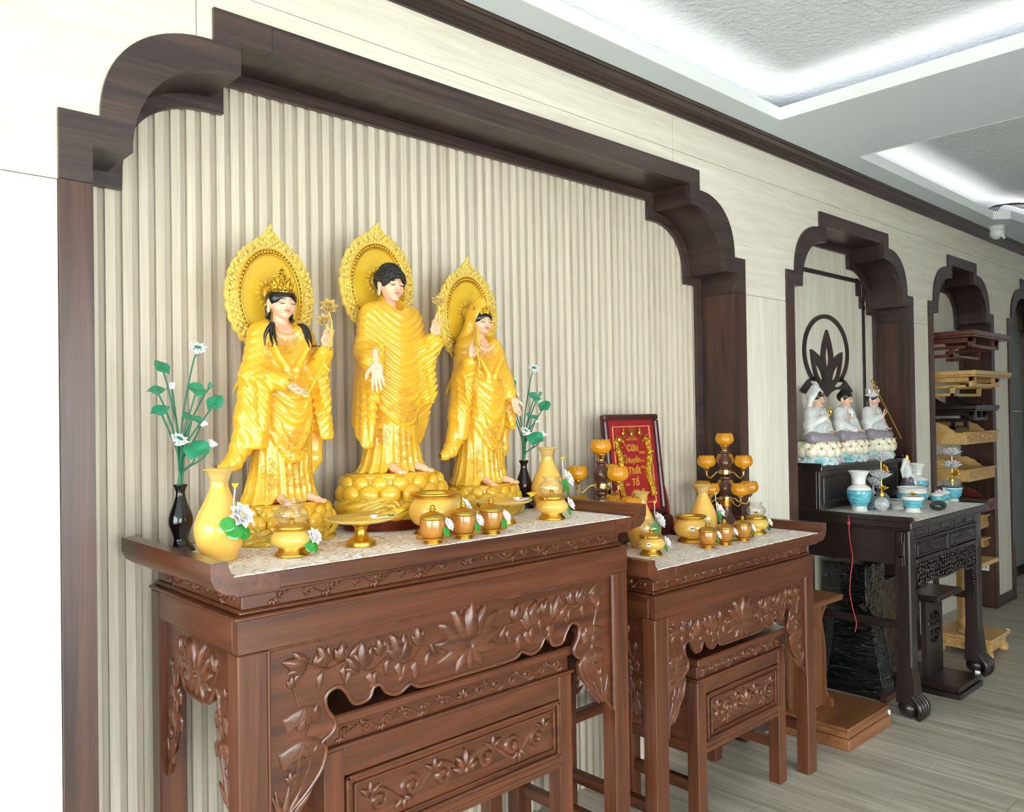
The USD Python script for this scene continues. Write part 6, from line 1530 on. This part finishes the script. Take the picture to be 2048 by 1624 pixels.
# ================================================================== NICHE 2 DECORATION
yb = ND + .005
em = thing('lotus_emblem', 'dark wooden lotus emblem in an oval ring on the back of the second niche', 'wall decoration', (0, 0, 0))
ecx, ecz = 5.472, 2.195
def PR(poly, y0=yb - .014, y1=yb): return prism(poly, y0, y1)
ov = affinity.scale(Point(0, 0).buffer(1, 48), .335, .262); ovi = affinity.scale(Point(0, 0).buffer(1, 48), .302, .234)
part(em, 'oval_ring', PR(affinity.translate(ov.difference(ovi).difference(sbox(-.3, -.4, .3, -.205)), ecx, ecz)), 'walnut_flat', False)
def leafp(x, z, ang, L, W, tip=1.2, n=14):
    u = np.linspace(0, 1, n); w = W * .5 * np.sin(PI * np.clip(u, 0, 1) ** (1 / tip)) ** .9
    p = np.concatenate([np.stack([u * L, w], 1), np.stack([u * L, -w], 1)[::-1][1:-1]]); a = math.radians(ang); R = np.array([[math.cos(a), math.sin(a)], [-math.sin(a), math.cos(a)]])
    return Polygon(p @ R + [x, z]).buffer(.0005)
mid = leafp(ecx, 1.985, 90, .365, .165).difference(leafp(ecx, 2.07, 90, .20, .066))
part(em, 'centre_petal', PR(mid, yb - .018), 'walnut_flat', False)
for s in (-1, 1):
    pz = leafp(ecx + s * .005, 1.945, 90 - s * 41, .345, .15).difference(leafp(ecx + s * .06, 1.985, 90 - s * 42, .18, .055)).difference(mid)
    part(em, 'side_petal', PR(pz, yb - .016), 'walnut_flat', False)
    tp = smoothp([(0, 1.945), (.06, 1.985), (.16, 2.022), (.26, 2.005), (.33, 1.965), (.385, 1.925)], 5); bt = smoothp([(.385, 1.925), (.32, 1.905), (.22, 1.935), (.12, 1.935), (.05, 1.915), (0, 1.885)], 5)
    lf = Polygon([(ecx + s * x, z) for x, z in np.vstack([tp, bt])]).buffer(0).difference(leafp(ecx + s * .085, 1.968, 90 - s * 84, .17, .045)).difference(pz).difference(mid)
    part(em, 'base_leaf', PR(lf, yb - .014), 'walnut_flat', False)
fl2 = struct('trim_6')
lx0, lx1, lz = 4.76, 6.07, 2.74
for s, xx in ((-1, 2 * 5.416 - 6.072), (1, 6.072)):
    part(fl2, 'moulding_strip', bx(xx - .014, xx + .014, yb - .012, yb, .0, 2.60), 'walnut_flat', False)
    a, b = sorted((xx - s * .17, xx)); kz = 2.60
    fr = Polygon([(0, 0), (.085, 0), (.085, .15), (0, .15)]).difference(sbox(.026, .026, .059, .124))
    K = unary_union([fr, sbox(-.05, .03, .0, .056), sbox(-.05, .03, -.024, .16), sbox(.0, -.06, .026, .0), sbox(.0, -.06, .085, -.036)])
    K = affinity.scale(K, -s if s < 0 else 1, 1, origin=(.0425, 0)); K = affinity.translate(K, xx - .0425 - (.02 * s), kz)
    part(fl2, 'fret_knot', prism(K, yb - .012, yb), 'walnut_flat', False)
part(fl2, 'moulding_strip', bx(2 * 5.416 - 6.02, 6.02 - .03, yb - .012, yb, lz - .014, lz + .014), 'walnut_flat', False)

# ================================================================== NICHE 3: hanging altar shelves
NX = 7.43
def wall_shelf(z, label, matn, xl, xr, yf, name='wall_shelf', brackets=True, th=.035):
    t = thing(name, label, 'wall shelf', ((xl + xr) / 2, 0, z)); h = (xr - xl) / 2; y1 = ND - .002
    part(t, 'shelf_board', [bx(-h, h, yf, y1, -th, 0, .006), bx(-h + .012, h - .012, yf + .01, y1, -th - .014, -th, .004)], matn)
    if brackets:
        for s in (-1, 1):
            x = s * (h - .14); D = y1 - yf
            part(t, 'bracket', [bx(x - .014, x + .014, yf + .06, y1, -th - .05, -th - .014, .003), bx(x - .014, x + .014, yf + .06, yf + .095, -.125, -th - .014, .003), bx(x - .014, x + .014, yf + .12, y1, -.135, -.110, .003), bx(x - .014, x + .014, yf + .20, yf + .235, -.20, -.12, .003), bx(x - .014, x + .014, yf + .20, y1, -.20, -.175, .003)], matn)
        part(t, 'cross_rail', [bx(-h + .14, h - .14, yf + .07, yf + .095, -.125, -.10, .003), bx(-h + .14, h - .14, yf + .205, yf + .23, -.20, -.178, .003), bx(-h + .2, -h + .235, yf + .07, yf + .095, -.10, -th - .01, .003), bx(h - .235, h - .2, yf + .07, yf + .095, -.10, -th - .01, .003)], matn, kind='stuff')
    return t
wall_shelf(2.405, 'reddish brown hanging altar shelf, topmost in the third niche', 'cocoa', NX - .45, NX + .45, -.235)
wall_shelf(2.09, 'pale pine hanging altar shelf with fret brackets, second from the top in the third niche', 'pine', NX - .45, NX + .45, -.235)
bs = wall_shelf(1.815, 'black hanging altar shelf with raised sides, third from the top in the third niche', 'ebony_x', NX - .30, NX + .28, -.185)
for s in (-1, 1):
    o = Polygon(sm_open([(ND - .01, 0), (ND - .01, .11), (.16, .105), (.12, .06), (.05, .02), (-.06, .012), (-.06, 0)], 3).tolist()).buffer(0)
    part(bs, 'raised_side', prism_x(o, s * .28 - .01, s * .28 + .01), 'ebony_x', 30)
def tray(z, label, matn, xl, xr, yf, dz=.095):
    t = thing('altar_tray_shelf', label, 'wall shelf', ((xl + xr) / 2, 0, z)); h = (xr - xl) / 2; y1 = ND - .004
    part(t, 'front_board', bx(-h, h, yf, yf + .025, -dz, 0, .004), matn)
    part(t, 'rim', [bx(-h - .012, h + .012, yf - .012, yf + .02, -.012, .006, .003)], matn)
    for s in (-1, 1):
        part(t, 'side_board', bx(*sorted((s * h, s * (h - .022))), yf + .025, y1, -dz, 0, .004), matn)
        n = 40; u = np.linspace(0, 1, n); ys = yf + .09 + (y1 - yf - .09) * u; zs = .085 * np.clip(np.sin(np.clip(u * 1.9, 0, 1) * PI / 2), 0, 1) ** .8 - .008 * np.abs(np.sin(u * 14)) * (u > .08)
        part(t, 'scalloped_side', prism_x(Polygon([(yf + .085, 0)] + list(zip(ys, zs)) + [(y1, 0)]).buffer(0), s * (h - .03) - .008, s * (h - .03) + .008), matn, 30)
    x = np.linspace(-h + .03, h - .03, 60); zz = .105 - .012 * np.abs(np.sin(np.linspace(0, 7 * PI, 60))) - .05 * np.abs(x / h) ** 4
    part(t, 'scalloped_back', prism(Polygon(list(zip(x, zz)) + [(h - .03, 0), (-h + .03, 0)]).buffer(0), y1 - .016, y1), matn, 30)
    part(t, 'bottom_board', bx(-h + .01, h - .01, yf + .02, y1, -dz, -dz + .015, .002), matn)
    part(t, 'front_carving', mv(scroll_band(2 * h - .08, dz * .8, 0, 3, 12), 0, yf - .001, -dz / 2), matn + '_carved', 50)
    return t
tray(1.595, 'yellow pine altar tray with scalloped sides, upper of two in the third niche', 'pine', NX - .37, NX + .40, -.13)
tray(1.292, 'yellow pine altar tray with scalloped sides, lower of two in the third niche', 'pine', NX - .28, NX + .34, -.12)
tray(1.020, 'dark red altar tray with scalloped sides, lowest in the third niche', 'rosewood', NX - .12, NX + .36, -.115)
for z, k in ((.775, 0), (.59, 1)):
    t = thing('pine_bracket', ['pale carved wooden bracket inside the third niche, just above its lower copy', 'pale carved wooden bracket low in the third niche, above the wall socket'][k], 'bracket', (8.095, .085, z))
    part(t, 'bracket_body', prism_x(Polygon(sm_open([(-.06, .06 - .02 * k), (-.04, .03), (-.05, -.03), (-.02, -.06 + .03 * k), (.05, -.05 + .03 * k), (.06, .05)], 3).tolist()).buffer(0), -.12, .008), 'pine', 30)
    part(t, 'bracket_top', bx(-.13, .008, -.065, .065, .055 - .02 * k, .07 - .02 * k, .003), 'pine')
so = thing('wall_socket', 'white double wall socket on the dark lining of the third niche', 'socket', (8.105, .075, .39))
part(so, 'plate', bx(-.008, .0, -.036, .036, -.06, .06, .003), 'white_plastic')
for z in (-.028, .028):
    for y in (-.012, .012): part(so, 'socket_hole', bx(-.0088, -.0075, y - .0035, y + .0035, z - .009, z + .009), 'ink_black', False)

# ================================================================== FLOOR PIECES ON THE RIGHT
# honey-brown ancestral stand between the two altars
hs = thing('wooden_stand', 'honey brown wooden stand with plank top and stepped base, behind the lower brown altar', 'stand', (4.40, -.22, 0))
part(hs, 'base_step', bx(-.21, .32, -.245, .20, 0, .062, .005), 'honey')
part(hs, 'base_top', [bx(-.20, .30, -.235, .19, .062, .10, .004), bx(-.205, .315, -.24, .195, .10, .118, .005)], 'honey')
part(hs, 'column', bx(-.15, .06, .02, .14, .118, .70, .006), 'honey_z')
for s, x in ((-1, -.15), (1, .06)):
    o = Polygon(sm_open([(-.03, .118), (-.025, .16), (.01, .20), (.012, .45), (.03, .60), (.0, .70), (.09, .70), (.12, .118)], 3).tolist()).buffer(0)
    part(hs, 'side_board', prism_x(o, x - .014, x + .014), 'honey_z', 30)
part(hs, 'plank_top', bx(-.42, .15, -.06, .20, .712, .745, .006), 'honey')
part(hs, 'plank_support', bx(-.20, .10, -.0, .16, .695, .712, .003), 'honey')
part(hs, 'burl_inlay', [dome(np.stack([.035 * np.cos(np.linspace(0, 2 * PI, 14)[:-1]) - .09, .05 * np.sin(np.linspace(0, 2 * PI, 14)[:-1]) + .55], 1), .012, .012)], 'honey')
part(hs, 'price_sticker', bx(.321, .3225, -.24, -.205, .045, .085), 'paper_white', False, label='white price sticker')
# dark pedestal with a round lattice
dp = thing('lattice_pedestal', 'black-brown pedestal with a round fretwork panel, under the dark altar', 'pedestal', (5.605, -.40, 0))
part(dp, 'base_plinth', bx(-.20, .20, -.205, .22, 0, .035, .004), 'ebony_x')
part(dp, 'base_moulding', [bx(-.185, .185, -.19, .21, .035, .055, .004), bx(-.195, .195, -.20, .215, .055, .075, .004)], 'ebony_x')
pan = sbox(-.15, .075, .13, .58); circ = affinity.translate(Point(0, 0).buffer(.105, 32), -.01, .385)
bars = []
for s in (-1, 1):
    for z0, kk in ((.315, 1), (.365, 0), (.415, 1)):
        x0 = -.01 + s * .012
        bars += [sbox(*sorted((x0, x0 + s * .085))[:1], z0, sorted((x0, x0 + s * .085))[1], z0 + .012), sbox(*sorted((x0 + s * .035, x0 + s * .07))[:1], z0 + .022, sorted((x0 + s * .035, x0 + s * .07))[1], z0 + .034), sbox(*sorted((x0 + s * .060, x0 + s * .072))[:1], z0, sorted((x0 + s * .060, x0 + s * .072))[1], z0 + .034)]
bars += [sbox(-.020, .28, .0, .49), sbox(-.11, .379, .09, .391)]
part(dp, 'fret_panel', prism(pan.difference(circ), .01, .04), 'ebony', False)
part(dp, 'fretwork', prism(unary_union([b.intersection(circ) for b in bars]), .014, .036), 'ebony', False)
part(dp, 'shelf_top', [bx(-.24, .17, -.10, .13, .592, .625, .006), bx(-.21, .14, -.07, .10, .578, .592, .003)], 'ebony_x')
part(dp, 'back_post', bx(-.15, .13, .06, .10, .075, .578, .004), 'ebony') if False else None
part(dp, 'price_sticker', bx(.1955, .197, -.19, -.16, .06, .09), 'paper_white', False, label='white price sticker')
# pine stand with a fluted column further back
ps = thing('pine_stand', 'yellow pine stand with fluted column and carved base, behind the dark altar', 'stand', (6.57, -.29, 0))
part(ps, 'base_board', [bx(-.19, .22, -.20, .20, .125, .150, .006), bx(-.175, .205, -.185, .19, .105, .125, .004)], 'pine')
part(ps, 'base_apron', [bx(-.165, .195, -.175, .18, .05, .105, .004)], 'pine')
part(ps, 'apron_carving', [mv(scroll_band(.30, .05, 0, 2, 3), .015, -.176, .078), mv(rot(scroll_band(.30, .05, 0, 2, 3), -90), -.166, 0, .078)], 'pine_carved', 50)
for x in (-.15, .18):
    for y in (-.16, .16): part(ps, 'scroll_foot', [mv(scl(ball(0, 0, 0, 1, 2), .035, .035, .028), x, y, .028), bx(x - .028, x + .028, y - .028, y + .028, .02, .06, .006)], 'pine')
part(ps, 'column', mv(lathe(smoothp([(0, .15), (.062, .15), (.066, .17), (.055, .185), (.064, .21), (.068, .235), (.056, .26), (.050, .27), (.052, .29), (.048, .30), (.046, .60), (.052, .615), (.06, .63), (.06, .65), (0, .65)], 3), 48, lambda T, R, Z: (R * (1 - .07 * np.abs(np.sin(8 * T)) * ((Z > .19) & (Z < .61))), Z)), -.06, .0, 0), 'pine', 40)
part(ps, 'column_back', bx(.02, .12, .02, .10, .15, .65, .004), 'pine')
part(ps, 'shelf_top', bx(-.18, .20, -.14, .14, .65, .68, .006), 'pine')
part(ps, 'price_sticker', bx(.2205, .2215, -.195, -.17, .13, .155), 'paper_white', False, label='white price sticker')
# furniture wrapped in cling film under the dark altar
def wrapped(loc, label, pts, mat_='film_wrap'):
    t = thing('wrapped_package', label, 'package', loc)
    hl = hull(pts); hl = trimesh.Trimesh(*trimesh.remesh.subdivide_to_size(hl.vertices, hl.faces, .03)); hl.merge_vertices()
    n = hl.vertex_normals; v = hl.vertices
    hl.vertices = v + n * ((.012 * (meshkit.fbm(v * [18, 18, 40], 4, 3) - .5) * 2)[:, None] * np.clip(v[:, 2] / .02, 0, 1)[:, None])
    part(t, 'film', hl, mat_, True); return t
w_ = wrapped((5.10, -.06, 0), 'film-wrapped dark package, tapering upwards, nearest under the dark altar', [(-.02, -.22, .04), (.14, -.22, .04), (-.02, .16, .04), (.14, .16, .04), (-.02, -.22, .0), (.14, -.22, 0), (-.02, .16, 0), (.14, .16, 0), (-.02, -.15, .45), (.14, -.15, .45), (-.02, -.02, .56), (.14, -.02, .56), (-.02, .08, .5), (.14, .08, .5)])
part(w_, 'wooden_runner', bx(-.05, .17, -.245, -.205, 0, .035, .004), 'cocoa')
wrapped((5.42, .03, 0), 'tall film-wrapped box behind the tapering package, under the dark altar', [(x, y, z) for x in (-.14, .14) for y in (-.12, .17) for z in (0, .78)])
wrapped((4.745, .09, 0), 'black film-wrapped block at the far left under the dark altar', [(x, y, z) for x in (-.13, .10) for y in (-.10, .12) for z in (0, .66)])
wrapped((5.72, .06, 0), 'dark film-wrapped box at the right under the dark altar', [(x, y, z) for x in (-.12, .16) for y in (-.10, .14) for z in (0, .62)])
# red cable hanging off the dark altar
rc = thing('red_cable', 'thin red cable hanging from the left edge of the dark altar', 'cable', (0, 0, 0))
part(rc, 'wire', tube(smoothp([(4.92, -.10, Z3 + .006), (4.86, -.16, Z3 + .012), (4.812, -.20, Z3 - .005), (4.800, -.205, 1.06), (4.81, -.21, .98), (4.83, -.21, .90), (4.80, -.21, .80), (4.785, -.21, .70), (4.80, -.22, .60), (4.82, -.23, .52), (4.80, -.23, .47)], 6), .0032, 8), 'red_cable', True)
part(rc, 'plug', ball(4.80, -.205, Z3 - .035, .010, 1, (1, 1, 1.4)), 'red_cable', True)

# ================================================================== CEILING FITTINGS
cm = thing('dome_camera', 'white dome security camera under the grey soffit', 'security camera', (7.74, -.185, ZC - .0015), 0)
part(cm, 'mount', mv(lathe(smoothp([(0, 0), (.062, 0), (.062, -.012), (.054, -.020), (.054, -.034), (0, -.034)], 3), 32), 0, 0, 0), 'white_plastic', 40)
part(cm, 'dome', sdf_mesh(lambda P: s_ell(P, (0, 0, -.062), (.056, .056, .052)), (-.07, -.07, -.13), (.07, .07, .01), .006), 'white_plastic', True)
part(cm, 'lens_ring', [mv(rot(rot(lathe([(0, .0), (.034, 0), (.036, -.012), (.030, -.022), (0, -.022)], 28), 48, 'x'), 15), .008, -.040, -.082)], 'white_plastic', 40)
part(cm, 'lens', [mv(rot(rot(lathe([(0, -.0225), (.027, -.0225), (.020, -.030), (0, -.034)], 24), 48, 'x'), 15), .008, -.040, -.082)], 'black_plastic', 40)
cw = thing('loose_cable', 'bundle of thin dark cables sticking out over the lip of the ceiling recess', 'cable', (0, 0, 0))
r = np.random.default_rng(4)
for k in range(5):
    x0 = 7.36 + .05 * k; p = smoothp([(x0, YD + .02, ZC + .068), (x0 + .05, YD - .03, ZC + .10 + .01 * k), (x0 + .15, YD - .10 - .02 * k, ZC + .11 + .006 * k), (x0 + .26 + .03 * k, YD - .17 - .02 * k, ZC + .082)], 6)
    part(cw, 'wire', tube(p, .0035, 6), 'ink_black', True)
